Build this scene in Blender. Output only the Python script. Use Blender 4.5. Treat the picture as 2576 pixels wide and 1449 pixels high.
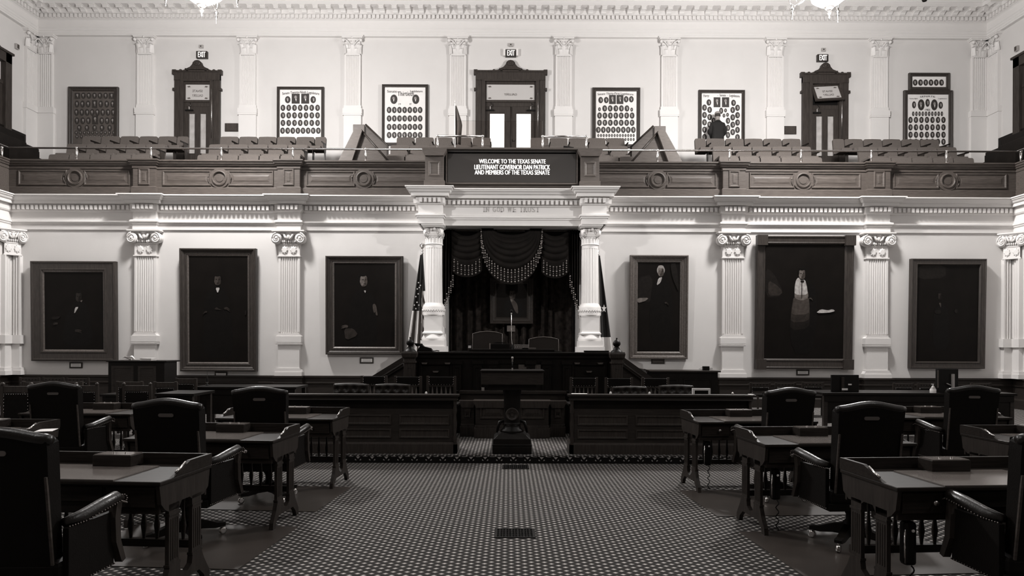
import bpy, math, random
from math import sin, cos, pi, radians as R
from mathutils import Vector, Matrix
for o in list(bpy.data.objects): bpy.data.objects.remove(o)
C = bpy.context.scene.collection
random.seed(7)
# ---------------------------------------------------------------- camera
F, PX, PY, H, ROLL = 1700.0, 1280.0, 865.0, 1.58, 0.0039
cam = bpy.data.cameras.new('camera'); camo = bpy.data.objects.new('camera', cam); C.objects.link(camo)
cam.sensor_width = 36; cam.lens = 36 * F / 2576
cam.shift_x = (1288 - PX) / 2576; cam.shift_y = (PY - 724.5) / 2576
cam.clip_end = 200
camo.location = (0, 0, H); camo.rotation_euler = (pi / 2, -ROLL, 0)
sc = bpy.context.scene; sc.camera = camo
sc.view_settings.view_transform = 'Standard'; sc.view_settings.look = 'None'
sc.view_settings.gamma = 1; sc.view_settings.use_curve_mapping = False
sc.view_settings.exposure = 0.07
# ---------------------------------------------------------------- world and lights
w = bpy.data.worlds.new('world'); sc.world = w; w.use_nodes = True
w.node_tree.nodes['Background'].inputs[0].default_value = (1, .97, .94, 1)
w.node_tree.nodes['Background'].inputs[1].default_value = 0.02
def light(kind, name, loc, energy, rot=(0, 0, 0), **kw):
    l = bpy.data.lights.new(name, kind); l.energy = energy; l.color = (1, .975, .955)
    for k, v in kw.items(): setattr(l, k, v)
    o = bpy.data.objects.new(name, l); o.location = loc; o.rotation_euler = rot; C.objects.link(o); return o
def aim(o, p):
    o.rotation_euler = (Vector(p) - o.location).to_track_quat('-Z', 'Y').to_euler()
CH = [(-6.35, 14.0), (6.65, 14.0), (-6.35, 1.5), (6.65, 1.5)]
for i, (x, y) in enumerate(CH):
    light('POINT', 'chandelier_light', (x, y, 8.1), 2100 if y > 5 else 350, shadow_soft_size=.40)
for x in (-5, 5):
    for y in (3.5, 12.0):
        light('AREA', 'laylight', (x, y, 12.55), 130 if y > 5 else 50, shape='RECTANGLE', size=4.6, size_y=5)
for x in (-9.2, 9.2):   # broadcast spotlights hung from the side galleries, aimed at the rostrum
    s = light('SPOT', 'broadcast_spotlight', (x, 4.5, 7.3), 2900, spot_size=R(26), spot_blend=.8, shadow_soft_size=.12)
    aim(s, (.07, 15.3, 3.6))
# ---------------------------------------------------------------- materials
def lin(v):
    v /= 255.0
    return v / 12.92 if v <= .04045 else ((v + .055) / 1.055) ** 2.4
def tint(a):   # warm print tone: darker surfaces are browner
    k = max(0.0, min(1.0, 1 - a / .75))
    return (a, a * (1 - .03 - .17 * k ** 3), a * (1 - .05 - .27 * k ** 3), 1)
MAT = {}
def mat(name, a, rough=.5, metal=0, bump=0, bscale=40, var=0, vscale=6, grain=False, spec=.5, emit=0, coat=0, alpha=None):
    m = bpy.data.materials.new(name); m.use_nodes = True; nt = m.node_tree; b = nt.nodes['Principled BSDF']
    b.inputs['Base Color'].default_value = tint(a); b.inputs['Roughness'].default_value = rough
    b.inputs['Metallic'].default_value = metal; b.inputs['Specular IOR Level'].default_value = spec
    b.inputs['Coat Weight'].default_value = coat; b.inputs['Coat Roughness'].default_value = .12
    N = nt.nodes.new; L = nt.links.new
    if emit:
        b.inputs['Emission Color'].default_value = (1, .98, .96, 1); b.inputs['Emission Strength'].default_value = emit
    if var or bump:
        tc = N('ShaderNodeTexCoord'); mp = N('ShaderNodeMapping'); L(tc.outputs['Object'], mp.inputs[0])
        if grain: mp.inputs['Scale'].default_value = (1, 1, 9) if grain == 'x' else (9, 9, 1)
        if grain == 'x': mp.inputs['Scale'].default_value = (1, 6, 12)
    if var:
        n = N('ShaderNodeTexNoise'); n.inputs['Scale'].default_value = vscale; n.inputs['Detail'].default_value = 4
        L(mp.outputs[0], n.inputs[0]); r = N('ShaderNodeValToRGB'); L(n.outputs[0], r.inputs[0])
        r.color_ramp.elements[0].position = .3; r.color_ramp.elements[1].position = .7
        r.color_ramp.elements[0].color = tint(a * (1 - var)); r.color_ramp.elements[1].color = tint(a * (1 + var))
        L(r.outputs[0], b.inputs['Base Color'])
    if bump:
        n = N('ShaderNodeTexNoise'); n.inputs['Scale'].default_value = bscale; n.inputs['Detail'].default_value = 3
        L(mp.outputs[0], n.inputs[0]); bp = N('ShaderNodeBump'); bp.inputs['Strength'].default_value = bump
        bp.inputs['Distance'].default_value = .01; L(n.outputs[0], bp.inputs['Height']); L(bp.outputs[0], b.inputs['Normal'])
    if alpha is not None: b.inputs['Alpha'].default_value = alpha
    MAT[name] = m; return m
mat('wall_paint', .60, .75, bump=.05, bscale=60, var=.015, vscale=2)
mat('trim_paint', .66, .5, var=.01)
mat('ceiling_paint', .12, .8); mat('rear_panelling', .10, .7)
mat('oak_gallery', .060, .5, var=.28, vscale=5, grain='x', bump=.06, bscale=30, spec=.25)
mat('oak_gallery_light', .088, .45, var=.2, vscale=5, grain='x', spec=.3)
mat('oak_door', .036, .5, var=.3, vscale=4, grain=True, spec=.25)
mat('oak_frame', .034, .45, var=.35, vscale=6, grain=True, spec=.35)
mat('gilt_edge', .10, .4, metal=.2, var=.3, vscale=30)
mat('walnut', .026, .42, var=.35, vscale=5, grain='x', spec=.25)
mat('walnut_post', .038, .42, var=.3, vscale=5, grain=True, spec=.25)
mat('walnut_dark', .0075, .42, var=.3, vscale=5, spec=.16)
mat('wainscot_wood', .022, .45, var=.25, vscale=5, grain='x', spec=.25)
mat('desk_wood', .020, .45, var=.35, vscale=6, grain='x', spec=.12)
mat('desk_side', .027, .5, var=.3, vscale=5, grain=True, spec=.18)
mat('leather_black', .006, .55, bump=.15, bscale=120, spec=.10)
mat('leather_roll', .010, .33, bump=.15, bscale=100, spec=.5)
mat('nail_brass', .16, .35, metal=.8)
mat('leather_tufted', .020, .36, bump=.1, bscale=90, spec=.3)
mat('leather_rostrum', .030, .45, bump=.1, bscale=90, spec=.3)
mat('fabric_seat', .085, .85, var=.08, vscale=30, bump=.2, bscale=300)
mat('black_plastic', .004, .4, spec=.25)
mat('black_matte', .004, .8, spec=.2)
mat('brass', .80, .22, metal=1)
mat('brass_dull', .35, .35, metal=1)
mat('nickel', .75, .15, metal=1)
mat('gold_bead', .22, .25, metal=.6)
mat('paper', .80, .7)
mat('board_paper', .72, .6, var=.03)
mat('board_dim', .085, .5, var=.2)  # much darker tone than the other mount boards
mat('ink', .025, .6, var=.4, vscale=40)
mat('ink_face', .25, .6, var=.5, vscale=60)
mat('ink_mid', .05, .6, var=.4, vscale=40)
mat('white_plastic', .75, .4)
mat('grey_box', .35, .5)
mat('screen_dark', .022, .5)
mat('screen_text', .7, .5, emit=.6)
mat('exit_text', .75, .5, emit=.35)
mat('canvas_dark', .0062, .5, spec=.08, var=.2, vscale=3)
for k, a in (('p10', .0040), ('p20', .0095), ('p40', .024), ('p60', .050), ('p90', .12), ('p150', .36)):
    mat('paint_' + k, a, .5, var=.3, vscale=14, spec=.12)
mat('curtain', .020, .9, var=.6, vscale=9, spec=.1)  # mottled curtain tone stands for lit folds
mat('velvet', .0075, .85, var=.3, vscale=5, spec=.12)
mat('flag_dark', .006, .8); mat('flag_light', .62, .8); mat('flag_red', .05, .8)
mat('skin', .22, .6); mat('hair_grey', .25, .8); mat('hair_dark', .03, .8); mat('jacket', .004, .85); mat('trousers', .01, .85)
mat('iron', .006, .5, metal=.5)
mat('glass_frost', .45, .5, emit=0); mat('pane_glow', .8, .4, emit=1.0); mat('pane_dim', .40, .5, var=.15)  # emission of the double door panes stands for light from behind the glass
mat('lamp_glow', .9, .4, emit=9.0)
mat('laylight_glass', .8, .5, emit=.6)
mat('chair_mat', .05, .34, var=.15, vscale=3)
m = mat('clear_glass', .9, .02); bb = m.node_tree.nodes['Principled BSDF']; bb.inputs['Transmission Weight'].default_value = 1; bb.inputs['IOR'].default_value = 1.05
m = mat('desk_glass', .13, .16, spec=.5, var=.12, vscale=4)
mat('inscription', .40, .6)
mat('slot_metal', .22, .35, metal=.7)
# patterned carpet: staggered pale dashes on a dark ground
def carpet(name, ground=.034, mid=.11, pale=.58):
    m = bpy.data.materials.new(name); m.use_nodes = True; nt = m.node_tree; b = nt.nodes['Principled BSDF']
    b.inputs['Roughness'].default_value = .95; b.inputs['Specular IOR Level'].default_value = .1
    N = nt.nodes.new; L = nt.links.new
    def mth(op, a, c=None, d=None):
        n = N('ShaderNodeMath'); n.operation = op
        for i, v in enumerate((a, c, d)):
            if v is None: continue
            if isinstance(v, (int, float)): n.inputs[i].default_value = v
            else: L(v, n.inputs[i])
        return n.outputs[0]
    tc = N('ShaderNodeTexCoord'); sp = N('ShaderNodeSeparateXYZ'); L(tc.outputs['Object'], sp.inputs[0])
    u = mth('DIVIDE', sp.outputs[0], .048); fu = mth('FLOOR', u); par = mth('MODULO', mth('ABSOLUTE', fu), 2.0)
    v = mth('ADD', mth('DIVIDE', sp.outputs[1], .073), mth('MULTIPLY', par, .5))
    xu = mth('ABSOLUTE', mth('SUBTRACT', mth('SUBTRACT', u, fu), .5)); xv = mth('SUBTRACT', mth('FRACT', v), .5)
    # pale petal: |x|<.42, |y|<.17 tapering
    petal = mth('LESS_THAN', mth('ADD', mth('MULTIPLY', xu, .55), mth('ABSOLUTE', xv)), .30)
    core = mth('LESS_THAN', mth('ADD', mth('MULTIPLY', xu, .42), mth('ABSOLUTE', mth('SUBTRACT', xv, .02))), .155)
    nz = N('ShaderNodeTexNoise'); nz.inputs['Scale'].default_value = 220; L(tc.outputs['Object'], nz.inputs[0])
    jit = mth('ADD', .5, mth('MULTIPLY', nz.outputs[0], 1.0))
    val = mth('MULTIPLY', mth('ADD', mth('ADD', ground, mth('MULTIPLY', petal, mid - ground)), mth('MULTIPLY', core, pale - mid)), jit)
    cb = N('ShaderNodeCombineColor'); L(val, cb.inputs[0]); L(mth('MULTIPLY', val, .94), cb.inputs[1]); L(mth('MULTIPLY', val, .90), cb.inputs[2])
    L(cb.outputs[0], b.inputs['Base Color']); MAT[name] = m
carpet('carpet')
# ---------------------------------------------------------------- helpers
def W(px, py, Y):
    u, v = px - PX, PY - py
    u, v = u - ROLL * v, v + ROLL * u
    return (u * Y / F, H + v * Y / F)
def B(x0, y0, x1, y1, Y):
    cx, cz = W((x0 + x1) / 2, (y0 + y1) / 2, Y); hw = (x1 - x0) * Y / F / 2; hh = (y1 - y0) * Y / F / 2
    return cx - hw, cx + hw, cz - hh, cz + hh
class MB:
    def __init__(s, M=None): s.V = []; s.F = []; s.I = []; s.S = []; s.M = M or Matrix.Identity(4); s.m = 0
    def add(s, vs, fs, smooth=False, flip=False):
        b = len(s.V); s.V += [tuple(s.M @ Vector(v)) for v in vs]
        for f in fs:
            s.F.append([b + i for i in (reversed(f) if flip else f)]); s.I.append(s.m); s.S.append(smooth)
        return s
    def box(s, x0, x1, y0, y1, z0, z1):
        return s.add([(x, y, z) for z in (z0, z1) for y in (y0, y1) for x in (x0, x1)],
                     [(0, 2, 3, 1), (4, 5, 7, 6), (0, 1, 5, 4), (2, 6, 7, 3), (0, 4, 6, 2), (1, 3, 7, 5)])
    def prism(s, pts, a, b, axis='y', smooth=False):   # polygon extruded along an axis
        n = len(pts); P = {'y': lambda p, t: (p[0], t, p[1]), 'x': lambda p, t: (t, p[0], p[1]), 'z': lambda p, t: (p[0], p[1], t)}[axis]
        vs = [P(p, a) for p in pts] + [P(p, b) for p in pts]
        s.add(vs, [tuple(range(n))[::-1] if axis != 'y' else tuple(range(n)), tuple(range(n, 2 * n)) if axis != 'y' else tuple(range(2 * n - 1, n - 1, -1))])
        s.add(vs, [(i, (i + 1) % n, n + (i + 1) % n, n + i) if axis != 'y' else (i, n + i, n + (i + 1) % n, (i + 1) % n) for i in range(n)], smooth)
        return s
    def lathe(s, prof, c=(0, 0, 0), seg=20, axis='z', smooth=True, sq=False):
        vs = []; n = len(prof)
        for i in range(seg):
            a = 2 * pi * i / seg + (pi / 4 if sq else 0)
            for r, z in prof:
                k = r * (1.4142 if sq else 1)
                p = (k * cos(a), k * sin(a), z)
                if axis == 'y': p = (p[0], -z, p[1])
                if axis == 'x': p = (z, p[0], p[1])
                vs.append((c[0] + p[0], c[1] + p[1], c[2] + p[2]))
        fs = []
        for i in range(seg):
            j = (i + 1) % seg
            for k in range(n - 1): fs.append((i * n + k, j * n + k, j * n + k + 1, i * n + k + 1))
        s.add(vs, fs, smooth)
        if prof[0][0] > 1e-6: s.add([vs[i * n] for i in range(seg)], [tuple(range(seg))[::-1]])
        if prof[-1][0] > 1e-6: s.add([vs[i * n + n - 1] for i in range(seg)], [tuple(range(seg))])
        return s
    def sq(s, prof, c): return s.lathe(prof, c, 4, smooth=False, sq=True)
    def ball(s, c, r, seg=8, rings=6, sc=(1, 1, 1)):
        M0 = s.M; s.M = M0 @ Matrix.Translation(c) @ Matrix.Diagonal((*sc, 1))
        s.lathe([(r * sin(pi * k / rings), -r * cos(pi * k / rings)) for k in range(rings + 1)], (0, 0, 0), seg); s.M = M0; return s
    def tube(s, pts, r, seg=8, smooth=True):
        pts = [Vector(p) for p in pts]; n = len(pts); rr = r if isinstance(r, (list, tuple)) else [r] * n; vs = []
        up = Vector((0, 0, 1)); t0 = (pts[1] - pts[0]).normalized()
        if abs(t0.dot(up)) > .95: up = Vector((0, 1, 0))
        for i in range(n):
            t = (pts[min(i + 1, n - 1)] - pts[max(i - 1, 0)]).normalized()
            a = t.cross(up)
            if a.length < 1e-4: a = t.cross(Vector((1, 0, 0)))
            a.normalize(); b = t.cross(a).normalized()
            for k in range(seg):
                q = pts[i] + (a * cos(2 * pi * k / seg) + b * sin(2 * pi * k / seg)) * rr[i]; vs.append(tuple(q))
        fs = [(i * seg + k, i * seg + (k + 1) % seg, (i + 1) * seg + (k + 1) % seg, (i + 1) * seg + k) for i in range(n - 1) for k in range(seg)]
        fs += [tuple(range(seg))[::-1], tuple(range((n - 1) * seg, n * seg))]
        return s.add(vs, fs, smooth)
    def rings(s, x0, x1, z0, z1, prof, y=0, fill=True):   # nested rectangles facing -Y: prof = (inset, toward the viewer)
        vs = []
        for d, t in prof: vs += [(x0 + d, y - t, z0 + d), (x1 - d, y - t, z0 + d), (x1 - d, y - t, z1 - d), (x0 + d, y - t, z1 - d)]
        fs = []
        for k in range(len(prof) - 1):
            for i in range(4): j = (i + 1) % 4; fs.append((4 * k + i, 4 * k + j, 4 * k + 4 + j, 4 * k + 4 + i))
        if fill: k = 4 * (len(prof) - 1); fs.append((k, k + 1, k + 2, k + 3))
        return s.add(vs, fs)
    def sweep(s, prof, path, closed=False):   # prof = (out, z); out is to the right of the direction of travel
        n = len(path); m = len(prof); vs = []
        for i in range(n):
            p = Vector(path[i]); a = Vector(path[i - 1]) if (i or closed) else None; b = Vector(path[(i + 1) % n]) if (i < n - 1 or closed) else None
            d1 = (p - a).normalized() if a is not None else (b - p).normalized(); d2 = (b - p).normalized() if b is not None else d1
            n1 = Vector((d1.y, -d1.x)); n2 = Vector((d2.y, -d2.x)); q = (n1 + n2) / max(.2, 1 + n1.dot(n2))
            for o, z in prof: vs.append((p.x + q.x * o, p.y + q.y * o, z))
        fs = [((i) * m + k, ((i + 1) % n) * m + k, ((i + 1) % n) * m + k + 1, i * m + k + 1) for i in range(n if closed else n - 1) for k in range(m - 1)]
        if not closed: fs += [tuple(range(m)), tuple(range((n - 1) * m, n * m))[::-1]]
        return s.add(vs, fs)
    def grid(s, f, nu, nv, smooth=True, closed_u=False):
        vs = [f(i / nu, j / nv) for j in range(nv + 1) for i in range(nu + 1)]
        return s.add(vs, [(j * (nu + 1) + i, j * (nu + 1) + i + 1, (j + 1) * (nu + 1) + i + 1, (j + 1) * (nu + 1) + i) for j in range(nv) for i in range(nu)], smooth)
    def build(s, name, mats, parent=None, loc=None, bevel=0, solid=0, rot=None):
        me = bpy.data.meshes.new(name); me.from_pydata(s.V, [], s.F)
        for mm in ([mats] if isinstance(mats, str) else mats): me.materials.append(MAT[mm])
        me.polygons.foreach_set('material_index', s.I); me.polygons.foreach_set('use_smooth', s.S); me.update()
        o = bpy.data.objects.new(name, me); C.objects.link(o)
        if parent: o.parent = parent
        if loc: o.location = loc
        if rot: o.rotation_euler = rot
        if solid:
            d = o.modifiers.new('solid', 'SOLIDIFY'); d.thickness = solid; d.offset = 0
        if bevel:
            d = o.modifiers.new('bevel', 'BEVEL'); d.width = bevel; d.segments = 2; d.limit_method = 'ANGLE'; d.angle_limit = R(50)
        return o
def tag(o, label=None, cat=None, group=None, kind=None):
    if label: o['label'] = label
    if cat: o['category'] = cat
    if group: o['group'] = group
    if kind: o['kind'] = kind
    return o
def thing(name, label, cat, loc=(0, 0, 0), rz=0, group=None, rx=0):
    o = bpy.data.objects.new(name, None); C.objects.link(o); o.location = loc; o.rotation_euler = (rx, 0, rz); o.empty_display_size = .2
    return tag(o, label, cat, group)
def struct(o, label=None): return tag(o, label, None, None, 'structure')
def bx(name, m, x0, x1, y0, y1, z0, z1, parent=None, bevel=0): return MB().box(x0, x1, y0, y1, z0, z1).build(name, m, parent, bevel=bevel)
def kids(o): return KID.get(o.name, [])
def dup(root, loc, rz=0, label=None, group=None):
    def cp(o, par):
        c = o.copy(); C.objects.link(c)
        if par is not None: c.parent = par
        for ch in o.children: cp(ch, c)
        return c
    r = cp(root, None); r.location = loc; r.rotation_euler = (0, 0, rz)
    if label: r['label'] = label
    if group: r['group'] = group
    return r
def ell(cx, cz, rx, rz, n=16): return [(cx + rx * cos(2 * pi * i / n), cz + rz * sin(2 * pi * i / n)) for i in range(n)]
_txt = {}
def text_mesh(s, extr=.01):
    if s not in _txt:
        cu = bpy.data.curves.new('t', 'FONT'); cu.body = s; cu.extrude = extr; cu.size = 1; cu.resolution_u = 3
        o = bpy.data.objects.new('t', cu); C.objects.link(o); bpy.context.view_layer.update()
        me = bpy.data.meshes.new_from_object(o.evaluated_get(bpy.context.evaluated_depsgraph_get()))
        V = [tuple(v.co) for v in me.vertices]; Fc = [tuple(p.vertices) for p in me.polygons]
        bpy.data.objects.remove(o); bpy.data.curves.remove(cu); bpy.data.meshes.remove(me); _txt[s] = (V, Fc)
    return _txt[s]
def text(mb, s, x0, x1, z0, z1, y, thick=.004, bold=0, arc=0, mirror=False):   # fitted into a rectangle facing -Y
    V, Fc = text_mesh(s); ax = min(v[0] for v in V); bx_ = max(v[0] for v in V); az = min(v[1] for v in V); bz = max(v[1] for v in V)
    out = []
    for v in V:
        t = (v[0] - ax) / (bx_ - ax); t2 = 1 - t if mirror else t
        x = x0 + (x1 - x0) * t2; z = z0 + (z1 - z0) * (v[1] - az) / (bz - az) + arc * (1 - (2 * t2 - 1) ** 2)
        out.append((x, y - thick * (1 if v[2] > 0 else -.3), z))
    mb.add(out, Fc, flip=mirror)
    if bold:
        mb.add([(x + bold, yy, z) for x, yy, z in out], Fc, flip=mirror)
AX = .07
# ================================================================ the room
XL, XR, YW, YU, UL, UR, YB, PZ, YP = -11.8, 11.94, 16.0, 21.2, -14.85, 15.0, -6.0, .10, 8.95
struct(bx('floor', 'carpet', UL, UR, YB, YP, -.1, 0))
pf = bx('floor_platform', 'carpet', XL, XR, YP, YW + 1.4, -.1, PZ); struct(pf)
mb = MB(); mb.box(XL, XR, YP - .012, YP, 0, PZ - .012)
mb.m = 1; n = 96
for i in range(n):
    x = -8.9 + i * .1868; mb.add([(x - .028, YP - .014, .083), (x + .028, YP - .014, .083), (x, YP - .014, .052)], [(0, 1, 2)])
    for s_ in (-1, 1): mb.add([(x + s_ * .03, YP - .014, .05), (x + s_ * .042, YP - .014, .05), (x + s_ * .04, YP - .014, .036), (x + s_ * .02, YP - .014, .03)], [(0, 1, 2, 3)])
    mb.add([(x + .06, YP - .014, .088), (x + .13, YP - .014, .088), (x + .12, YP - .014, .083), (x + .07, YP - .014, .083)], [(0, 1, 2, 3)])
struct(mb.build('trim_1', ['black_matte', 'grey_box']))['label'] = 'dark step riser with a row of pale tulip motifs'
# walls
A0, A1 = -1.50, 1.66
mb = MB(); mb.box(XL - .3, A0, YW, YW + .35, 0, 5.0); mb.box(A1, XR + .3, YW, YW + .35, 0, 5.0); mb.box(A0, A1, YW, YW + .35, 4.35, 5.0)
struct(mb.build('wall_front', 'wall_paint'))
mb = MB(); mb.box(A0 - .1, A1 + .1, 17.3, 17.4, 0, 5); mb.box(A0 - .1, A0, YW + .35, 17.3, 0, 5); mb.box(A1, A1 + .1, YW + .35, 17.3, 0, 5)
struct(mb.build('wall_alcove', 'wall_paint'))
struct(bx('wall_gallery_front', 'wall_paint', UL - .2, UR + .2, YU, YU + .2, 4.9, 12.7))
struct(bx('wall_gallery_left', 'wall_paint', UL - .2, UL, YB, YU, 0, 12.7))
struct(bx('wall_gallery_right', 'wall_paint', UR, UR + .2, YB, YU, 0, 12.7))
struct(bx('wall_left', 'wall_paint', XL - .3, XL, YB, YW, 0, 4.9))
struct(bx('wall_right', 'wall_paint', XR, XR + .3, YB, YW, 0, 4.9))
struct(bx('wall_back', 'rear_panelling', UL, UR, YB - .2, YB, 0, 12.7))
struct(bx('ceiling', 'ceiling_paint', UL - .2, UR + .2, YB - .2, YU + .2, 12.7, 12.9))
k = 0
for x in (-5, 5):
    for y in (3.5, 12.0):
        k += 1; struct(bx('window_%d' % k, 'laylight_glass', x - 2.4, x + 2.4, y - 2.6, y + 2.6, 12.66, 12.7))
# gallery floors and seating tiers
st = [(16.0, 5.0), (17.35, 5.0), (17.35, 5.70), (18.35, 5.70), (18.35, 6.20), (19.22, 6.20), (19.22, 6.72), (20.1, 6.72), (20.1, 6.95), (21.2, 6.95), (21.2, 4.85), (16.0, 4.85)]
struct(MB().prism(st, UL, UR, 'x').build('floor_gallery_tiers', 'oak_door'))
for nm, s_, X in (('left', -1, UL), ('right', 1, UR)):
    x0 = XL if s_ < 0 else XR
    pts = [(x0, 5.0), (x0 + s_ * .9, 5.0), (x0 + s_ * .9, 5.7), (x0 + s_ * 1.7, 5.7), (x0 + s_ * 1.7, 6.25), (x0 + s_ * 2.4, 6.25), (x0 + s_ * 2.4, 6.95), (X, 6.95), (X, 4.85), (x0, 4.85)]
    struct(MB().prism(pts, YB, 17.3, 'y').build('floor_gallery_' + nm, 'oak_door'))
# ---------------------------------------------------------------- lower entablature
PIL = [W(x, 700, YW)[0] for x in (371, 731, 1840, 2201)]
def front_path(extra=()):
    P = [(XL, YB), (XL, YW - .28), (XL + .28, YW - .28)] if 0 else [(XL, YB), (XL, YW)]
    xs = sorted(PIL); L_, R_ = xs[:2], xs[2:]
    for x in L_: P += [(x - .25, YW), (x - .25, YW - .12), (x + .25, YW - .12), (x + .25, YW)]
    P += [(-2.0, YW), (-2.0, 15.0), (-1.50, 15.0), (-1.50, 15.25), (1.64, 15.25), (1.64, 15.0), (2.14, 15.0), (2.14, YW)]
    for x in R_: P += [(x - .25, YW), (x - .25, YW - .12), (x + .25, YW - .12), (x + .25, YW)]
    return P + [(XR, YW), (XR, YB)]
arch = [(0, 4.24), (.03, 4.24), (.03, 4.36), (.055, 4.37), (.055, 4.40), (.08, 4.41), (.08, 4.445), (.02, 4.47), (.02, 4.65), (.05, 4.66), (.07, 4.69),
        (.07, 4.83), (.16, 4.83), (.16, 4.90), (.18, 4.905), (.20, 4.92), (.215, 4.95), (.25, 4.975), (.25, 5.0), (.28, 5.005), (.28, 5.03), (0, 5.03)]
path = front_path()
o = MB().sweep(arch, path).build('trim_2', 'trim_paint'); struct(o)['label'] = 'white cornice and architrave below the gallery'
mb = MB()   # dentils follow every face of the path
for i in range(1, len(path) - 2):
    a, b = Vector(path[i]), Vector(path[i + 1]); d = (b - a); Ln = d.length
    if Ln < .3: continue
    d.normalize(); nn = Vector((d.y, -d.x)); e0 = -.05 if 0 else 0
    cnt = max(2, int(round(Ln / .105))); stp = Ln / cnt
    for j in range(cnt):
        c = a + d * (stp * (j + .5)); ang = math.atan2(d.y, d.x)
        mb.M = Matrix.Translation((c.x, c.y, 0)) @ Matrix.Rotation(ang, 4, 'Z'); mb.box(-.031, .031, -.135, -.07, 4.70, 4.80)
    mb.M = Matrix.Identity(4)
struct(mb.build('dentil_course', 'trim_paint', o))
# inscription on the frieze
mb = MB(); yy = 15.25 - .02; x0, z0 = W(1217, 533, yy); x1, z1 = W(1359, 521, yy)
word = 'IN GOD WE TRUST'; adv = {' ': .62, 'I': .52, 'W': 1.25}; tot = sum(adv.get(c, .95) for c in word); cx_ = x0; u_ = (x1 - x0) / tot; hs = z1 - z0
SER = {'I': ((.5, 0), (.5, 1)), 'N': ((.06, 0), (.06, 1), (.94, 1)), 'D': ((.08, 0), (.08, 1)), 'E': ((.08, 0), (.08, 1)), 'T': ((.5, 0),), 'R': ((.08, 0), (.08, 1), (.95, 0)), 'U': ((.08, 1), (.92, 1)), 'W': ((.05, 1), (.95, 1), (.5, 1))}
for c in word:
    a_ = adv.get(c, .95) * u_
    if c != ' ':
        lw = a_ * (.22 if c == 'I' else .74); text(mb, c, cx_, cx_ + lw, z0, z1, yy, .012)
        for sx, sz in SER.get(c, ()): xx = cx_ + lw * sx; zz = z0 + hs * sz; mb.box(xx - u_ * .17, xx + u_ * .17, yy - .012, yy, zz - .006 * sz * 2, zz + .006 * (1 - sz) * 2)
    cx_ += a_
mb.build('frieze_lettering', 'inscription', o)['label'] = 'raised capitals reading IN GOD WE TRUST'
# portico body above the columns (filled block) and its soffit
bx('portico_beam', 'trim_paint', -1.95, 2.09, 15.28, YW, 4.25, 5.0, o)
# ---------------------------------------------------------------- wainscot (trim) below the lower wall
wp = [(XL, YB), (XL, YW)]
for x in sorted(PIL)[:2]: wp += [(x - .30, YW), (x - .30, YW - .14), (x + .30, YW - .14), (x + .30, YW)]
wpR = []
for x in sorted(PIL)[2:]: wpR += [(x - .30, YW), (x - .30, YW - .14), (x + .30, YW - .14), (x + .30, YW)]
wpR += [(XR, YW), (XR, YB)]
wprof = [(0, .1), (.06, .1), (.06, .30), (.04, .32), (.02, .34), (.02, .60), (.045, .62), (.05, .65), (.03, .66), (.03, .74), (.06, .77), (.06, .81), (0, .81)]
struct(MB().sweep(wprof, wp + [(-2.2, YW)]).build('baseboard_left', 'wainscot_wood'))['label'] = 'dark wooden dado along the wall under the portraits'
struct(MB().sweep(wprof, [(2.3, YW)] + wpR).build('baseboard_right', 'wainscot_wood'))['label'] = 'dark wooden dado along the wall by the monitors'
# ---------------------------------------------------------------- upper entablature
up = [(UL, YB), (UL, YU), (UR, YU), (UR, YB)]
uprof = [(0, 11.16), (.12, 11.16), (.12, 11.21), (.135, 11.22), (.135, 11.28), (.15, 11.29), (.15, 11.345), (.175, 11.37), (.175, 11.40), (.12, 11.42), (.12, 11.60), (.15, 11.63),
         (.20, 11.655), (.20, 11.78), (.25, 11.79), (.25, 11.92), (.60, 11.92), (.60, 12.03), (.63, 12.04), (.70, 12.14), (.70, 12.18), (.4, 12.30), (.3, 12.5), (.3, 12.69), (0, 12.69)]
o = MB().sweep(uprof, up).build('trim_3', 'trim_paint'); struct(o)['label'] = 'white bracketed cornice under the ceiling'
mb = MB(); mb2 = MB()
def modillion():
    m = MB(); pr = [(0, 0), (-.33, 0), (-.33, -.035), (-.30, -.05), (-.31, -.075), (-.285, -.095), (-.25, -.085), (-.22, -.06), (-.16, -.05), (-.10, -.075), (-.07, -.11), (-.03, -.13), (0, -.12)]
    m.prism([(y, z) for y, z in pr], -.075, .075, 'x'); m.box(-.095, .095, -.35, 0, -.02, 0); return m
mm = modillion().build('modillion', 'trim_paint', o); first = True
dm = MB()
def course(a, b):
    global first
    a, b = Vector(a), Vector(b); d = b - a; Ln = d.length; d.normalize(); ang = math.atan2(d.y, d.x)
    c = int(Ln / .40); stp = Ln / c
    for j in range(c):
        p = a + d * stp * (j + .5); nn = Vector((d.y, -d.x)) * .25
        if abs(d.x) < .5 and p.y < 16: continue
        q = mm if first else mm.copy()
        if not first: C.objects.link(q); q.parent = o
        first = False; q.location = (p.x + nn.x, p.y + nn.y, 11.92); q.rotation_euler = (0, 0, ang)
    c = int(Ln / .132); stp = Ln / c
    for j in range(c):
        p = a + d * stp * (j + .5)
        if abs(d.x) < .5 and p.y < 16: continue
        dm.M = Matrix.Translation((p.x, p.y, 0)) @ Matrix.Rotation(ang, 4, 'Z'); dm.box(-.036, .036, -.255, -.2, 11.66, 11.77)
course((UL + .25, YU), (UR - .25, YU)); course((UL, 10), (UL, YU - .25)); course((UR, YU - .25), (UR, 10))
dm.M = Matrix.Identity(4); struct(dm.build('dentil_course', 'trim_paint', o))
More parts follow.
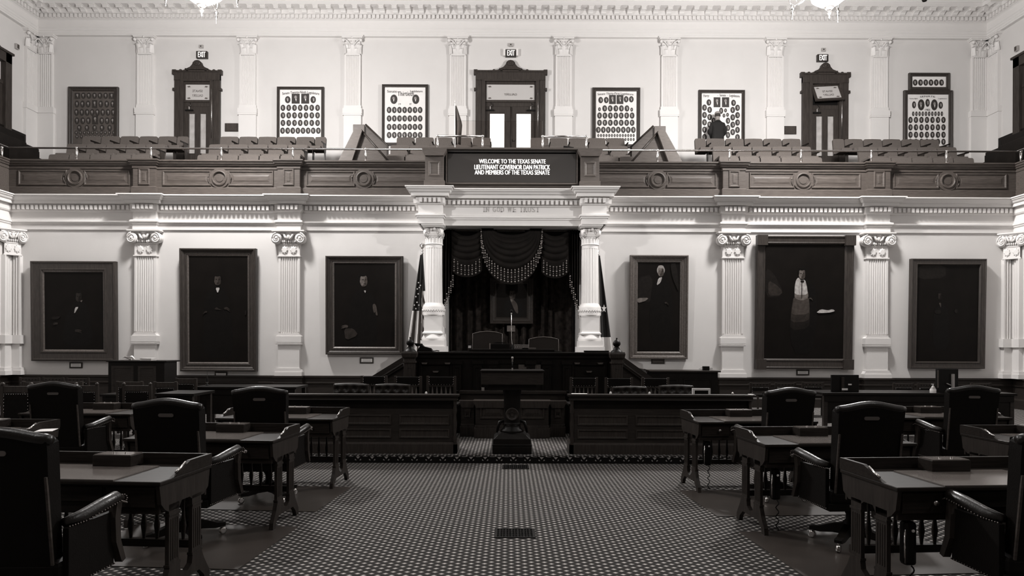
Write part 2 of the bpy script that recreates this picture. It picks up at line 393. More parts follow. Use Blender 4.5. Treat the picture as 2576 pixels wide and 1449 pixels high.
# ---------------------------------------------------------------- pilasters
def fluted(mb, w, d, z0, z1, nf, y=0):   # plan with grooves, extruded; capped ends of flutes by fillets
    m = w * .09; gw = (w - 2 * m) / nf; pts = [(-w / 2, y), (-w / 2, y - d)]
    for i in range(nf):
        a = -w / 2 + m + i * gw
        for t in range(5): th = pi * t / 4; pts.append((a + gw * .5 - gw * .36 * cos(th), y - d + gw * .42 * sin(th)))
    pts += [(w / 2, y - d), (w / 2, y)]
    n = len(pts); vs = [(p[0], p[1], z0) for p in pts] + [(p[0], p[1], z1) for p in pts]
    mb.add(vs, [(i, i + 1, n + i + 1, n + i) for i in range(n - 1)] + [tuple(range(n))[::-1], tuple(range(n, 2 * n))])
def slabs(mb, rows, y0=0):   # rows: (half width, projection, z0, z1)
    for hw, d, a, b in rows: mb.box(-hw, hw, y0 - d, y0, a, b)
def spiral(mb, c, r, turns=2.2, y=0, th=.018, sgn=1):
    pts = []
    for i in range(int(turns * 14) + 1):
        t = i / 14 * 2 * pi; rr = r * (1 - i / (turns * 14) * .85); pts.append((c[0] + sgn * rr * cos(t + pi / 2), y, c[1] + rr * sin(t + pi / 2)))
    mb.tube(pts, th, 6)
def ionic(mb, w, d):   # capital from z=0 (necking bottom) upward .56 high
    slabs(mb, [(w / 2 + .02, d + .02, 0, .025), (w / 2, d, .025, .26), (w / 2 + .015, d + .015, .255, .28)])
    for sx in (-.105, .105):
        mb.ball((sx, -d, .14), .035, 8, 6, (1, .5, 1)); mb.lathe([(.055, 0), (.07, .02), (.055, .03)], (sx, -d + .005, .14), 12, 'y')
        for k in range(8): a = 2 * pi * k / 8; mb.ball((sx + .058 * cos(a), -d - .01, .14 + .068 * sin(a)), .022, 6, 4, (1, .6, 1))
    for k in range(9): mb.ball((-.2 + k * .05, -d - .03, .315), .028, 6, 4, (.8, 1, 1.2))
    mb.box(-w / 2, w / 2, -d, 0, .28, .50)
    for s_ in (-1, 1):
        cx = s_ * (w / 2 + .03)
        mb.lathe([(.115, -.03), (.125, 0), (.125, .05), (.10, .065)], (cx, -d - .02, .385), 20, 'y')
        spiral(mb, (cx, .385), .112, y=-d - .09, th=.016, sgn=-s_); mb.ball((cx, -d - .09, .385), .03, 8, 6)
        mb.lathe([(.10, -.05), (.115, 0), (.10, .05)], (cx, -.055, .385), 14, 'y')
    mb.prism([(-w / 2, .50), (-w * .3, .46), (0, .44), (w * .3, .46), (w / 2, .50)], -d - .05, -d, 'y')
    mb.ball((0, -d - .05, .42), .05, 8, 6, (1, .6, 1.3)); mb.ball((0, -d - .05, .50), .04, 8, 6, (1.6, .6, .8))
    for s_ in (-1, 1): mb.tube([(s_ * .03, -d - .06, .36), (s_ * .07, -d - .07, .40), (s_ * .10, -d - .06, .46), (s_ * .13, -d - .05, .50)], [.02, .03, .025, .012], 6)
    slabs(mb, [(w / 2 + .10, d + .08, .505, .53), (w / 2 + .13, d + .11, .53, .56)])
def low_pilaster(x, label):
    t = thing('fluted_pilaster', label, 'pilaster', (x, YW, .81), group='white fluted pilasters of the lower wall')
    mb = MB(); mb.box(-.32, .32, -.16, 0, 0, .09); mb.prism([(-.32, .09), (.32, .09), (.30, .13), (.28, .155), (.28, .18), (-.28, .18), (-.28, .155), (-.30, .13)], -.14, 0, 'y')
    slabs(mb, [(.25, .115, .18, .73), (.295, .15, .73, .755), (.30, .155, .755, .77), (.30, .155, .79, .93)]); mb.box(-.29, .29, -.15, 0, .77, .79)
    mb.prism([(-.30, .93), (.30, .93), (.26, .965), (.25, 1.0), (-.25, 1.0), (-.26, .965)], -.13, 0, 'y'); mb.build('pedestal', 'trim_paint', t)
    mb = MB(); fluted(mb, .5, .11, 1.03, 2.80, 8); slabs(mb, [(.25, .09, 1.0, 1.03)]); mb.build('shaft', 'trim_paint', t)
    mb = MB(); mb.M = Matrix.Translation((0, 0, 2.80)) @ Matrix.Diagonal((1, 1, 1.1, 1)); ionic(mb, .5, .11); mb.build('capital', 'trim_paint', t); return t
for x, l in zip(PIL, ('white fluted pilaster behind the tall wooden cabinet', 'white fluted pilaster between the tall portrait and the portrait beside the striped flag',
                      'white fluted pilaster beside the corner-block frame, above the low sideboard', 'white fluted pilaster above the dark monitor, beside the dimmest portrait')): low_pilaster(x, l)
for x, s_, l in ((XL, 1, 'white corner pilaster beside the wide seated-man portrait'), (XR, -1, 'white corner pilaster beside the dimmest portrait frame')):
    t = thing('corner_pilaster', l, 'pilaster', (x, YW, .81)); mb = MB(); m2 = MB()
    for M_ in (Matrix.Translation((s_ * .14, 0, 0)), Matrix.Translation((0, -.16, 0)) @ Matrix.Rotation(s_ * pi / 2, 4, 'Z')):
        mb.M = M_; mb.box(-.22, .22, -.16, 0, 0, .10); mb.box(-.2, .2, -.13, 0, .10, .17); mb.box(-.15, .15, -.10, 0, .17, .73); mb.box(-.2, .2, -.14, 0, .73, .93)
        m2.M = M_; fluted(m2, .3, .10, .93, 2.80, 4)
    mb.build('pedestal', 'trim_paint', t); m2.build('shaft', 'trim_paint', t)
    mb = MB(); mb.M = Matrix.Translation((s_ * .12, -.12, 2.80)) @ Matrix.Rotation(s_ * pi / 4, 4, 'Z') @ Matrix.Diagonal((.8, .8, 1.1, 1)); ionic(mb, .4, .11); mb.build('capital', 'trim_paint', t)
def leaf(mb, c, w, h, out, ang=0):
    M0 = mb.M; mb.M = M0 @ Matrix.Translation(c) @ Matrix.Rotation(ang, 4, 'Z')
    f = lambda u, v: ((u - .5) * w * (1 - .5 * v * v) * (1.0 if v < .99 else .3), -out * (v ** 3) - .012 * sin(pi * u) - (.02 if v > .9 else 0), h * (v if v < .85 else .85 + (v - .85) * -.6))
    mb.grid(f, 4, 6); mb.M = M0
def corinthian(mb, w, d, h):
    mb.prism([(-w / 2, 0), (w / 2, 0), (w / 2, h * .7), (w / 2 + .04, h * .88), (-w / 2 - .04, h * .88), (-w / 2, h * .7)], -d, 0, 'y')
    slabs(mb, [(w / 2 + .015, d + .015, 0, .02)])
    for i in range(2): leaf(mb, ((i - .5) * w * .5, -d, .03), w * .4, h * .38, .05)
    for i in range(3): leaf(mb, ((i - 1) * w * .42, -d, .05), w * .34, h * .60, .08)
    for s_ in (-1, 1):
        mb.tube([(s_ * .04, -d - .02, h * .5), (s_ * w * .3, -d - .05, h * .72), (s_ * (w / 2 + .03), -d - .09, h * .82)], [.015, .02, .025], 6)
        mb.ball((s_ * (w / 2 + .04), -d - .07, h * .76), .055, 8, 6); mb.ball((s_ * .07, -d - .03, h * .74), .03, 6, 5); leaf(mb, (s_ * w / 2, -d * .9 - .02, .05), w * .3, h * .55, .06, s_ * pi / 4)
    mb.ball((0, -d - .07, h * .9), .035, 8, 6); slabs(mb, [(w / 2 + .09, d + .09, h * .88, h * .94), (w / 2 + .12, d + .11, h * .94, h)])
UPX = [(367, 'white gallery pilaster between the dim composite frame and its single door'), (625, 'white gallery pilaster between a small plaque and a composite portrait frame'),
       (888, 'white gallery pilaster above the stair enclosure beside the ribbon-titled frame'), (1152, 'white gallery pilaster next to the double door, behind the small flag'),
       (1417, 'white gallery pilaster next to the double door, behind the tilted black easel frame'), (1682, 'white gallery pilaster above the stair enclosure near the standing man'),
       (1948, 'white gallery pilaster above the framed plaque near the open transom'), (2210, 'white gallery pilaster between the open-transom door and stacked frames')]
for px, l in UPX:
    x = W(px, 300, YU)[0]; t = thing('gallery_pilaster', l, 'pilaster', (x, YU, 6.95), group='white pilasters of the gallery wall')
    mb = MB(); slabs(mb, [(.32, .14, 0, .2), (.27, .10, .2, 1.78), (.30, .13, 1.75, 1.78), (.29, .12, 1.78, 1.80), (.30, .13, 1.80, 1.96)]); mb.build('pedestal', 'trim_paint', t)
    mb = MB(); slabs(mb, [(.27, .09, 1.96, 2.06)]); fluted(mb, .50, .09, 2.06, 3.62, 8); mb.build('shaft', 'trim_paint', t)
    mb = MB(); mb.M = Matrix.Translation((0, 0, 3.62)); corinthian(mb, .46, .09, .59); mb.build('capital', 'trim_paint', t)
for X, s_, l in ((UL, 1, 'white folded gallery corner pilaster beside the dim composite frame'), (UR, -1, 'white folded gallery corner pilaster near the stacked frames')):
    t = thing('gallery_corner_pilaster', l, 'pilaster', (X, YU, 6.95)); a = MB(); b = MB(); c = MB()
    for M_ in (Matrix.Translation((s_ * .32, 0, 0)), Matrix.Translation((0, -.32, 0)) @ Matrix.Rotation(s_ * pi / 2, 4, 'Z')):
        a.M = M_; slabs(a, [(.27, .10, 0, 1.78), (.29, .13, 1.78, 1.96)]); b.M = M_; fluted(b, .46, .09, 1.96, 3.62, 6)
        c.M = M_ @ Matrix.Translation((0, 0, 3.62)); corinthian(c, .42, .09, .59)
    a.build('pedestal', 'trim_paint', t); b.build('shaft', 'trim_paint', t); c.build('capital', 'trim_paint', t)
# ---------------------------------------------------------------- round portico columns
def column(px, label):
    x = W(px, 700, 15.25)[0]; t = thing('portico_column', label, 'column', (x, 15.25, PZ))
    mb = MB(); mb.box(-.30, .30, -.30, .30, 0, 1.42); z = 1.42
    mb.sq([(.265, z), (.265, z + .13)], (0, 0, 0)); mb.lathe([(.26, z + .13), (.275, z + .16), (.26, z + .2), (.235, z + .24), (.225, z + .27)], (0, 0, 0), 32)
    mb.sq([(.225, z + .27), (.23, z + .30), (.20, z + .33), (.195, z + .36), (.195, z + .65), (.205, z + .68), (.21, z + .70)], (0, 0, 0))
    mb.lathe([(.245, z + .70), (.25, z + .73), (.25, z + .87), (.245, z + .90), (.21, z + .95), (.20, z + .97)], (0, 0, 0), 32)
    for k in range(28):
        a = 2 * pi * k / 28; mb.tube([(.25 * cos(a), .25 * sin(a), z + .77), (.256 * cos(a + .1), .256 * sin(a + .1), z + .83), (.25 * cos(a + .2), .25 * sin(a + .2), z + .77)], .008, 4)
    mb.build('pedestal', 'trim_paint', t)
    mb = MB(); n = 20; pts = []; z0, z1 = 2.37, 3.62
    for i in range(n):
        a = 2 * pi * i / n; da = 2 * pi / n
        for q, r in ((.12, .196), (.30, .186), (.5, .182), (.70, .186), (.88, .196)): pts.append((r * cos(a + da * q), r * sin(a + da * q)))
    m_ = len(pts); vs = [(p[0], p[1], z0) for p in pts] + [(p[0] * .93, p[1] * .93, z1) for p in pts]
    mb.add(vs, [(i, (i + 1) % m_, m_ + (i + 1) % m_, m_ + i) for i in range(m_)] + [tuple(range(m_))[::-1], tuple(range(m_, 2 * m_))])
    mb.lathe([(.20, 2.33), (.198, z0)], (0, 0, 0), 32); mb.lathe([(.182, z1), (.184, z1 + .07)], (0, 0, 0), 32); mb.build('shaft', 'trim_paint', t)
    mb = MB(); z = z1 + .07; mb.lathe([(.184, z), (.205, z + .01), (.205, z + .03), (.18, z + .035), (.185, z + .2), (.20, z + .24)], (0, 0, 0), 32)
    for k in range(16): a = 2 * pi * k / 16; leaf(mb, (.185 * cos(a), .185 * sin(a), z + .03), .07, .17, .012, a + pi / 2)
    mb.lathe([(.20, z + .2), (.16, z + .3), (.16, z + .38)], (0, 0, 0), 24)
    for k in range(4):
        a = pi / 4 + k * pi / 2; M0 = mb.M; mb.M = Matrix.Rotation(a, 4, 'Z')
        mb.lathe([(.09, -.035), (.105, 0), (.09, .035)], (.19, 0, z + .27), 16, 'y')
        mb.M = Matrix.Rotation(a, 4, 'Z') @ Matrix.Translation((.19, -.04, z + .27)); spiral(mb, (0, 0), .085, 1.8, 0, .014); mb.ball((0, 0, 0), .025)
        mb.M = Matrix.Rotation(a, 4, 'Z') @ Matrix.Translation((.19, .04, z + .27)); spiral(mb, (0, 0), .085, 1.8, 0, .014, -1); mb.ball((0, 0, 0), .025); mb.M = M0
    for k in range(4):
        a = -pi / 2 + k * pi / 2; mb.ball((.18 * cos(a) - .03 * sin(a), .18 * sin(a), z + .34), .04, 8, 6); mb.ball((.18 * cos(a) + .04 * sin(a), .18 * sin(a), z + .33), .03, 8, 6)
    mb.sq([(.225, z + .385), (.235, z + .40), (.26, z + .42), (.26, z + .45)], (0, 0, 0)); mb.build('capital', 'trim_paint', t)
    return t
column(1091.5, 'white round fluted column beside the striped flag'); column(1484, 'white round fluted column beside the dark flag with a pale edge')
# wall antae behind the columns, flanking the curtains
for i, (x, l) in enumerate(((A0 - .16, 'pale wall pier behind the column by the striped flag'), (A1 + .16, 'pale wall pier behind the column by the dark flag'))):
    t = thing('wall_pier', l, 'pier', (x, YW, PZ))
    mb = MB(); mb.box(-.2, .2, -.30, 0, 0, 1.7); mb.box(-.16, .16, -.26, 0, 1.7, 1.85); mb.prism([(-.14, 1.85), (.14, 1.85), (.10, 2.0), (.09, 2.2), (.13, 2.4), (-.13, 2.4), (-.09, 2.2), (-.10, 2.0)], -.22, 0, 'y')
    mb.box(-.13, .13, -.2, 0, 2.4, 4.15); mb.build('pier_body', 'trim_paint', t)
# ================================================================ gallery
# parapet
t = thing('gallery_parapet', 'long oak panelled parapet with round bosses along the gallery front', 'parapet', (0, 0, 5.0))
YPf = 15.93
PP = [(XL, 8.0), (XL, YPf)]
prs = sorted(PIL)
for x in prs[:2]: PP += [(x - .26, YPf), (x - .26, YPf - .10), (x + .26, YPf - .10), (x + .26, YPf)]
c0, c1 = AX - 1.72, AX + 1.72
PP += [(c0 - .01, YPf), (c0 - .01, 15.22), (c1 + .01, 15.22), (c1 + .01, YPf)]
for x in prs[2:]: PP += [(x - .26, YPf), (x - .26, YPf - .10), (x + .26, YPf - .10), (x + .26, YPf)]
PP += [(XR, YPf), (XR, 8.0)]
body = [(-.16, .0), (.03, .0), (.03, .22), (.015, .235), (0, .245), (0, .66), (.015, .665), (.015, .76), (-.16, .76)]
MB().sweep(body, PP).build('panelled_front', 'oak_gallery', t)
cap = [(-.2, .74), (.04, .74), (.05, .77), (.075, .79), (.075, .82), (.10, .835), (.10, .865), (.05, .88), (-.2, .88)]
MB().sweep(cap, PP).build('cap_rail', 'oak_gallery', t)
def panel(name, x0, x1, z0, z1, y, parent, m='oak_gallery'):
    mb = MB(); mb.rings(x0, x1, z0, z1, [(0, 0), (.012, .022), (.03, .022), (.05, .002), (.055, .002), (.10, .003), (.14, .012)], y=y, fill=True); return mb.build(name, m, parent)
bays = [(XL + .1, prs[0] - .26), (prs[0] + .26, prs[1] - .26), (prs[1] + .26, c0), (c1, prs[2] - .26), (prs[2] + .26, prs[3] - .26), (prs[3] + .26, XR - .1)]
for (a, b), px in zip(bays, (190, 553, 915, 1655, 2020, 2383)):
    cx = W(px, 446, YPf)[0]
    panel('panel', a + .12, cx - .20, .27, .64, YPf - .001, t); panel('panel', cx + .20, b - .12, .27, .64, YPf - .001, t)
    mb = MB(); mb.lathe([(.235, .0), (.235, .022), (.18, .022), (.172, .045), (.152, .05), (.140, .035), (.136, .012), (.095, .012), (.088, .02), (0, .022)], (cx, YPf - .002, .455), 40, 'y', smooth=False)
    for s_ in (-1, 1): mb.tube([(cx + s_ * .275 * cos(a_), YPf - .012, .455 + .23 * sin(a_)) for a_ in [(-.7 + 1.4 * k / 8) for k in range(9)]], [.004, .008, .011, .012, .013, .012, .011, .008, .004], 6)
    mb.build('round_boss', 'oak_gallery', t)
for x in prs:
    mb = MB(); mb.rings(x - .13, x + .13, .27, .66, [(0, 0), (.01, .018), (.03, .018), (.05, .002), (.09, .003), (.10, .01)], y=YPf - .103); mb.build('pier_panel', 'oak_gallery', t)
for px in (1094, 1483):
    x = W(px, 420, 15.1)[0]; mb = MB(); mb.box(x - .23, x + .23, 14.98, 15.3, .03, .20); mb.box(x - .205, x + .205, 15.0, 15.3, .20, .74)
    mb.rings(x - .13, x + .13, .30, .63, [(0, 0), (.01, .018), (.03, .018), (.05, .002), (.08, .004)], y=15.0)
    mb.prism([(x - .205, .74), (x + .205, .74), (x + .225, .78), (x + .27, .86), (x + .27, .91), (x - .27, .91), (x - .27, .86), (x - .225, .78)], 14.93, 15.3, 'y')
    mb.build('pier', 'oak_gallery_light', t, bevel=.004)
for s_ in (XL, XR):
    for k in range(2):
        mb = MB(); d = 1 if s_ < 0 else -1; mb.box(s_ - .02, s_ + d * .02, 12.6 + k * 1.6, 13.9 + k * 1.6, .27, .64); mb.build('side_panel', 'oak_gallery', t, bevel=.01)
# electronic message board
x0, x1, z0, z1 = B(1125, 378, 1450, 460, 15.12)
t = thing('message_board', 'wide dark electronic message board with three lines of bright capitals', 'message board', ((x0 + x1) / 2, 15.12, z0))
hw = (x1 - x0) / 2; hh = z1 - z0
bx('housing', 'black_plastic', -hw, hw, .01, .09, 0, hh, t); bx('screen', 'screen_dark', -hw + .01, hw - .01, 0, .012, .01, hh - .01, t)
mb = MB(); mb.rings(-hw - .03, hw + .03, -.03, hh + .03, [(0, -.06), (0, .02), (.03, .02), (.03, 0)], y=0, fill=False); mb.box(-hw - .06, hw + .06, -.06, .12, hh + .01, hh + .045); mb.build('frame', 'oak_gallery_light', t)
mb = MB()
for s, a, b, c, d in (('WELCOME TO THE TEXAS SENATE', 1205, 1372, 401, 411), ('LIEUTENANT GOVERNOR DAN PATRICK', 1193, 1383, 415, 426), ('AND MEMBERS OF THE TEXAS SENATE', 1194, 1382, 428.5, 439)):
    p0, q0 = W(a, d, 15.12); p1, q1 = W(b, c, 15.12); text(mb, s, p0 - (x0 + x1) / 2, p1 - (x0 + x1) / 2, q0 - z0, q1 - z0, -.002, .003, bold=.008)
mb.build('lettering', 'screen_text', t)['label'] = 'bright white capitals welcoming to the senate'
# brass rails
def rail(label, posts, y, zt, zb, ends, r=.022, pr=.026, grp=None, turn=None):
    t = thing('brass_railing', label, 'railing', (0, 0, zb), group=grp)
    mb = MB(); a, b = ends
    pts = [(a, y, zt - zb), (b, y, zt - zb)]
    if turn: pts = turn(pts)
    mb.tube(pts, r, 10)
    mb.build('top_rail', 'brass', t)
    for x in posts:
        mb = MB(); mb.tube([(x, y, 0), (x, y, zt - zb)], pr, 10); mb.lathe([(.045, 0), (.045, .015), (.03, .02)], (x, y, 0), 12); mb.ball((x, y, zt - zb), .035); mb.build('post', 'brass', t)
    return t
Yr = 15.98
X_ = lambda px, y=Yr: W(px, 378, y)[0]
rail('long brass railing on the parapet above the striped flag side', [X_(p) for p in (5, 193, 380, 557, 737, 920)], Yr, 6.17, 5.885, (XL - .05, X_(1085)), turn=lambda p: [(XL - .05, 9, p[0][2]), (XL - .05, Yr - .02, p[0][2])] + p)
rail('long brass railing on the parapet above the monitors side', [X_(p) for p in (1654, 1835, 2015, 2192, 2381, 2568)], Yr, 6.17, 5.885, (X_(1488), XR + .05), turn=lambda p: p + [(XR + .05, Yr - .02, p[0][2]), (XR + .05, 9, p[0][2])])
for a, b, l in ((1098, 1217, 'short raised brass railing beside the small flag and black bag'), (1362, 1478, 'short raised brass railing before the tilted black easel frame')):
    rail(l, [W(p, 360, 15.4)[0] for p in (a + 3, b - 3)], 15.4, 6.31, 5.955, (W(a, 360, 15.4)[0], W(b, 360, 15.4)[0]), r=.024, grp='short brass railings above the message board')
# ---------------------------------------------------------------- gallery seats
sw = .555
def seat_proto():
    t = thing('theatre_chair', 'x', 'seat', (0, 0, 0), group='padded gallery seats')
    f = lambda u, v: ((u - .5) * .535 * (1 if v < .8 else 1 - .06 * (v - .8) * 5), .0 - .05 * sin(pi * min(max(u, .0), 1)) * .6 + .10 * v, .42 + .45 * v - (.02 * (abs(u - .5) * 2) ** 6 if v > .9 else 0))
    mb = MB(); w_ = .262
    prof = [(-w_, .40), (w_, .40), (w_, .82), (w_ - .012, .85), (w_ - .04, .865), (0, .872), (-w_ + .04, .865), (-w_ + .012, .85), (-w_, .82)]
    M0 = mb.M; mb.M = Matrix.Translation((0, .10, 0)) @ Matrix.Rotation(R(-10), 4, 'X') @ Matrix.Translation((0, 0, 0)); mb.prism(prof, -.05, .03, 'y'); mb.build('backrest', 'fabric_seat', t, bevel=.018)
    mb = MB(); mb.box(-.245, .245, -.34, .10, .38, .46); mb.build('seat_cushion', 'fabric_seat', t, bevel=.02)
    mb = MB(); mb.prism([(-.30, .60), (.16, .64), (.17, .60), (-.28, .565)], .264, .292, 'x'); mb.build('armrest', 'walnut_dark', t, bevel=.006)
    mb = MB(); mb.prism([(.0, 0), (.10, 0), (.13, .60), (-.12, .58), (-.02, .3)], .264, .290, 'x'); mb.build('standard', 'walnut', t)
    return t
seat0 = seat_proto(); sused = [False]
ORD = ['first', 'second', 'third', 'fourth', 'fifth', 'sixth', 'seventh']
def place_seat(x, y, z, rz, label):
    if not sused[0]: sused[0] = True; seat0.location = (x, y, z); seat0.rotation_euler = (0, 0, rz); seat0['label'] = label; seat0['group'] = 'padded gallery seats'; return
    return dup(seat0, (x, y, z), rz, label, 'padded gallery seats')
ROWS = {'top': (19.55, 6.74), 'middle': (18.72, 6.27), 'bottom': (17.88, 5.74)}
blocks = [
    ('the dim composite frame', 1, [('top', 196, 5, 1), ('middle', 156, 5, 0), ('bottom', 109, 5, 0)]),
    ('the twenty-ninth frame', 1, [('top', 546, 5, 1), ('middle', 517, 5, 0), ('bottom', 487, 5, 0)]),
    ('the frame titled thirtieth', -1, [('top', 994, 5, 0), ('middle', 978, 4, 0), ('bottom', 963, 3, 0)]),
    ('the frame titled thirty-first', 1, [('top', 1334, 5, 0), ('middle', 1382, 4, 0), ('bottom', 1455, 3, 0)]),
    ('the standing man', -1, [('top', 1781, 5, -1), ('middle', 1797, 5, 0), ('bottom', 1814, 5, 0)]),
    ('the two stacked frames', -1, [('top', 2132, 5, -1), ('middle', 2167, 5, 0), ('bottom', 2200, 5, 0)])]
rn = {'top': 'top row', 'middle': 'middle row', 'bottom': 'bottom row'}
for bi, (nm, dr, rows) in enumerate(blocks):
    for row, px, n, extra in rows:
        Y, z = ROWS[row]; x0 = W(px, 350, Y)[0] + sw / 2; xs = [x0 + i * sw for i in range(n)]
        if extra > 0: xs.append(x0 + n * sw - .11)
        if extra < 0: xs.insert(0, x0 - sw + .11)
        for i, x in enumerate(xs):
            k = (len(xs) - 1 - i) if x < 0 else i
            yy = Y + (.12 if (extra > 0 and i == len(xs) - 1) or (extra < 0 and i == 0) else 0)
            narrow = yy > Y; st_ = place_seat(x, yy - (.12 if narrow else 0), z, 0, ('narrower' if narrow else 'grey') + ' padded seat, %s from room centre, %s below %s' % (ORD[k], rn[row], nm))
            if narrow: st_.scale = (.6, 1, 1)
for s_, X, nm in ((-1, XL, 'dim composite frame'), (1, XR, 'stacked frames')):
    for r_, (dx, z, rn_) in enumerate(((1.15, 5.7, 'lowest'), (1.95, 6.25, 'middle'), (2.7, 6.95, 'highest'))):
        for i in range(6):
            place_seat(X + s_ * dx, 16.6 - i * sw, z, -s_ * pi / 2, 'grey side seat, %s from the corner, %s row, %s side' % (ORD[i], rn_, nm))
# dark benches wrapping the gallery corners
for s_, X, nm in ((-1, UL, 'dim composite frame'), (1, UR, 'stacked frames')):
    for k, (dx, y1, z, h) in enumerate(((.30, 21.0, 6.95, .95), (1.05, 19.9, 6.72, .80), (1.75, 19.0, 6.2, .86))):
        x = X - s_ * dx; t = thing('gallery_bench', 'dark wooden side bench, %s row, in the gallery corner near the %s' % (('back', 'middle', 'front')[k], nm), 'bench', (x, y1 - 1.6, z), group='dark corner benches')
        bx('seat', 'walnut_dark', -.22, .22, 0, 1.2, 0, .42, t); bx('backrest', 'walnut_dark', s_ * .22 - .03, s_ * .22 + .03, 0, 1.2, 0, h, t, bevel=.01)
# ---------------------------------------------------------------- gallery doors
def gdoor(k, px, wpx, double, label, tilt=False):
    Y = YU; x, _ = W(px, 300, Y); z0 = 6.95; s = Y / F; hw = wpx * s / 2; zt = W(px, 181 + (8 if px > 1500 else 0) * .8, Y)[1] - z0
    t = bpy.data.objects.new('door_%d' % k, None); C.objects.link(t); t.location = (x, Y, z0); t['kind'] = 'structure'; t['label'] = label
    mb = MB()
    for s_ in (-1, 1):
        xa, xb = sorted((s_ * hw, s_ * (hw - .26))); mb.box(xa, xb, -.10, 0, 0, zt - .12); mb.box(min(s_ * (hw - .30), s_ * (hw - .20)), max(s_ * (hw - .30), s_ * (hw - .20)), -.14, 0, 0, zt - .3)
        mb.box(xa - .02, xb + .02, -.14, 0, 0, .3); mb.box(min(s_ * (hw - .03), s_ * (hw + .05)), max(s_ * (hw - .03), s_ * (hw + .05)), -.12, 0, zt - .62, zt - .54); mb.box(s_ * hw - .06, s_ * hw + .06, -.13, 0, zt - .12, zt + .03)
    mb.box(-hw, hw, -.12, 0, zt - .30, zt - .02); mb.box(-hw, hw, -.15, 0, zt - .05, zt); mb.box(-hw + .2, hw - .2, -.15, 0, zt - .34, zt - .28)
    mb.build('casing', 'oak_door', t, bevel=.006)
    mb = MB(); q = .36; mb.prism([(-q - .12, 0), (q + .12, 0), (q, .06), (q * .9, .10), (q * .62, .16), (q * .42, .27), (q * .36, .36), (q * .2, .43), (0, .45), (-q * .2, .43), (-q * .36, .36), (-q * .42, .27), (-q * .62, .16), (-q * .9, .10), (-q, .06)], -.11, 0, 'y')
    mb.box(-q, q, -.16, 0, .03, .075); mb.ball((0, -.11, .31), .055, 10, 6); mb.lathe([(.10, 0), (.11, .02), (.09, .03)], (0, -.11, .31), 16, 'y')
    for s_ in (-1, 1): mb.ball((s_ * (q + .16), -.08, .02), .05, 8, 6); mb.box(s_ * q * .8 - .04, s_ * q * .8 + .04, -.15, 0, -.04, .03)
    mbb = MB(); mbb.V = [(a, b, c * .74 + zt) for a, b, c in mb.V]; mbb.F, mbb.I, mbb.S = mb.F, mb.I, mb.S
    mbb.build('crest', 'oak_door', t, bevel=.004)
    iw = hw - .26; za, zb = zt - .98, zt - .34    # transom
    M_ = Matrix.Translation((0, -.05, zb)) @ (Matrix.Rotation(R(-24), 4, 'X') if tilt else Matrix.Identity(4)) @ (Matrix.Rotation(R(-4), 4, 'Y') if tilt else Matrix.Identity(4))
    mb = MB(M_); h = zb - za; mb.rings(-iw, iw, -h, 0, [(0, -.02), (0, .03), (.07, .03), (.085, 0)], fill=False); sash = mb.build('transom_sash', 'oak_door', t)
    mb = MB(M_); mb.box(-iw + .07, iw - .07, -.008, .004, -h + .07, -.07); mb.build('transom_glass', 'glass_frost', sash)
    mb = MB(M_)
    if double:
        text(mb, 'GALLERY', -.20, .20, -h * .66, -h * .55, -.012, .002, mirror=True)
    else:
        text(mb, 'SENATE', -.16, .16, -h * .50, -h * .38, -.012, .002, mirror=True); text(mb, 'GALLERY', -.17, .17, -h * .72, -h * .60, -.012, .002, mirror=True)
    for s_ in (-1, 1):
        for zz in (-.14, -h + .14): mb.add([(s_ * (iw - .12), -.012, zz), (s_ * (iw - .2), -.012, zz + .02), (s_ * (iw - .24), -.012, zz - .02), (s_ * (iw - .16), -.012, zz - .03)], [(0, 1, 2, 3)])
    mb.build('etched_lettering', 'oak_gallery_light', sash)
    bx('transom_dark_backing', 'black_matte', -iw, iw, -.006, .0, za, zb, t)  # flat black backing stands for the dark space beyond the transom
    mb = MB(); mb.box(-iw, iw, -.06, 0, za - .13, za); mb.build('transom_bar', 'oak_door', t, bevel=.01)
    top = za - .13
    leaves = ((-iw, 0), (0, iw)) if double else ((-iw, iw),)
    for a, b in leaves:
        bottom_glass = .62 if double else .55
        panes = ((a + .15, b - .15 - (.04 if double else 0)),) if double else ((a + .19, -.09), (.09, b - .19))
        if double and a < 0: panes = ((a + .19, b - .19),)
        elif double: panes = ((a + .19, b - .19),)
        mb = MB(); lastx = a + .005
        for p, q_ in panes: mb.box(lastx, p, -.05, -.01, 0, top); lastx = q_
        mb.box(lastx, b - .005, -.05, -.01, 0, top); mb.box(a + .005, b - .005, -.048, -.012, top - .22, top); mb.box(a + .005, b - .005, -.048, -.012, 0, bottom_glass)
        for p, q_ in panes: mb.rings(p - .02, q_ + .02, bottom_glass - .02, top - .20, [(0, 0), (.008, .012), (.02, .004)], y=-.05, fill=False)
        d = mb.build('door_leaf', 'oak_door', t)
        for i, (p, q_) in enumerate(panes): bx('glass_pane', 'pane_glow' if double else 'pane_dim', p, q_, -.035, -.02, bottom_glass, top - .22, d)
        cx = a + .2 if (double and a < 0) or not double else b - .2
        mb = MB(); mb.box(cx - .12, cx + .12, -.10, -.05, top - .14, top - .10); mb.build('closer_body', 'black_plastic', d)
        mb = MB(); mb.lathe([(.028, top - .10), (.028, top - .01)], (cx, -.085, 0), 10); mb.tube([(cx, -.09, top), (cx + .08, -.10, top + .03), (cx + .02, -.07, top + .12)], .012, 6); mb.build('closer_arm', 'brass_dull', d)
        if double and a >= 0: mb = MB(); mb.tube([(.03, -.06, top), (.03, -.06, .3)], .015, 8); mb.ball((.10, -.07, top - 1.05), .04); mb.build('door_bolt', 'oak_door', d)
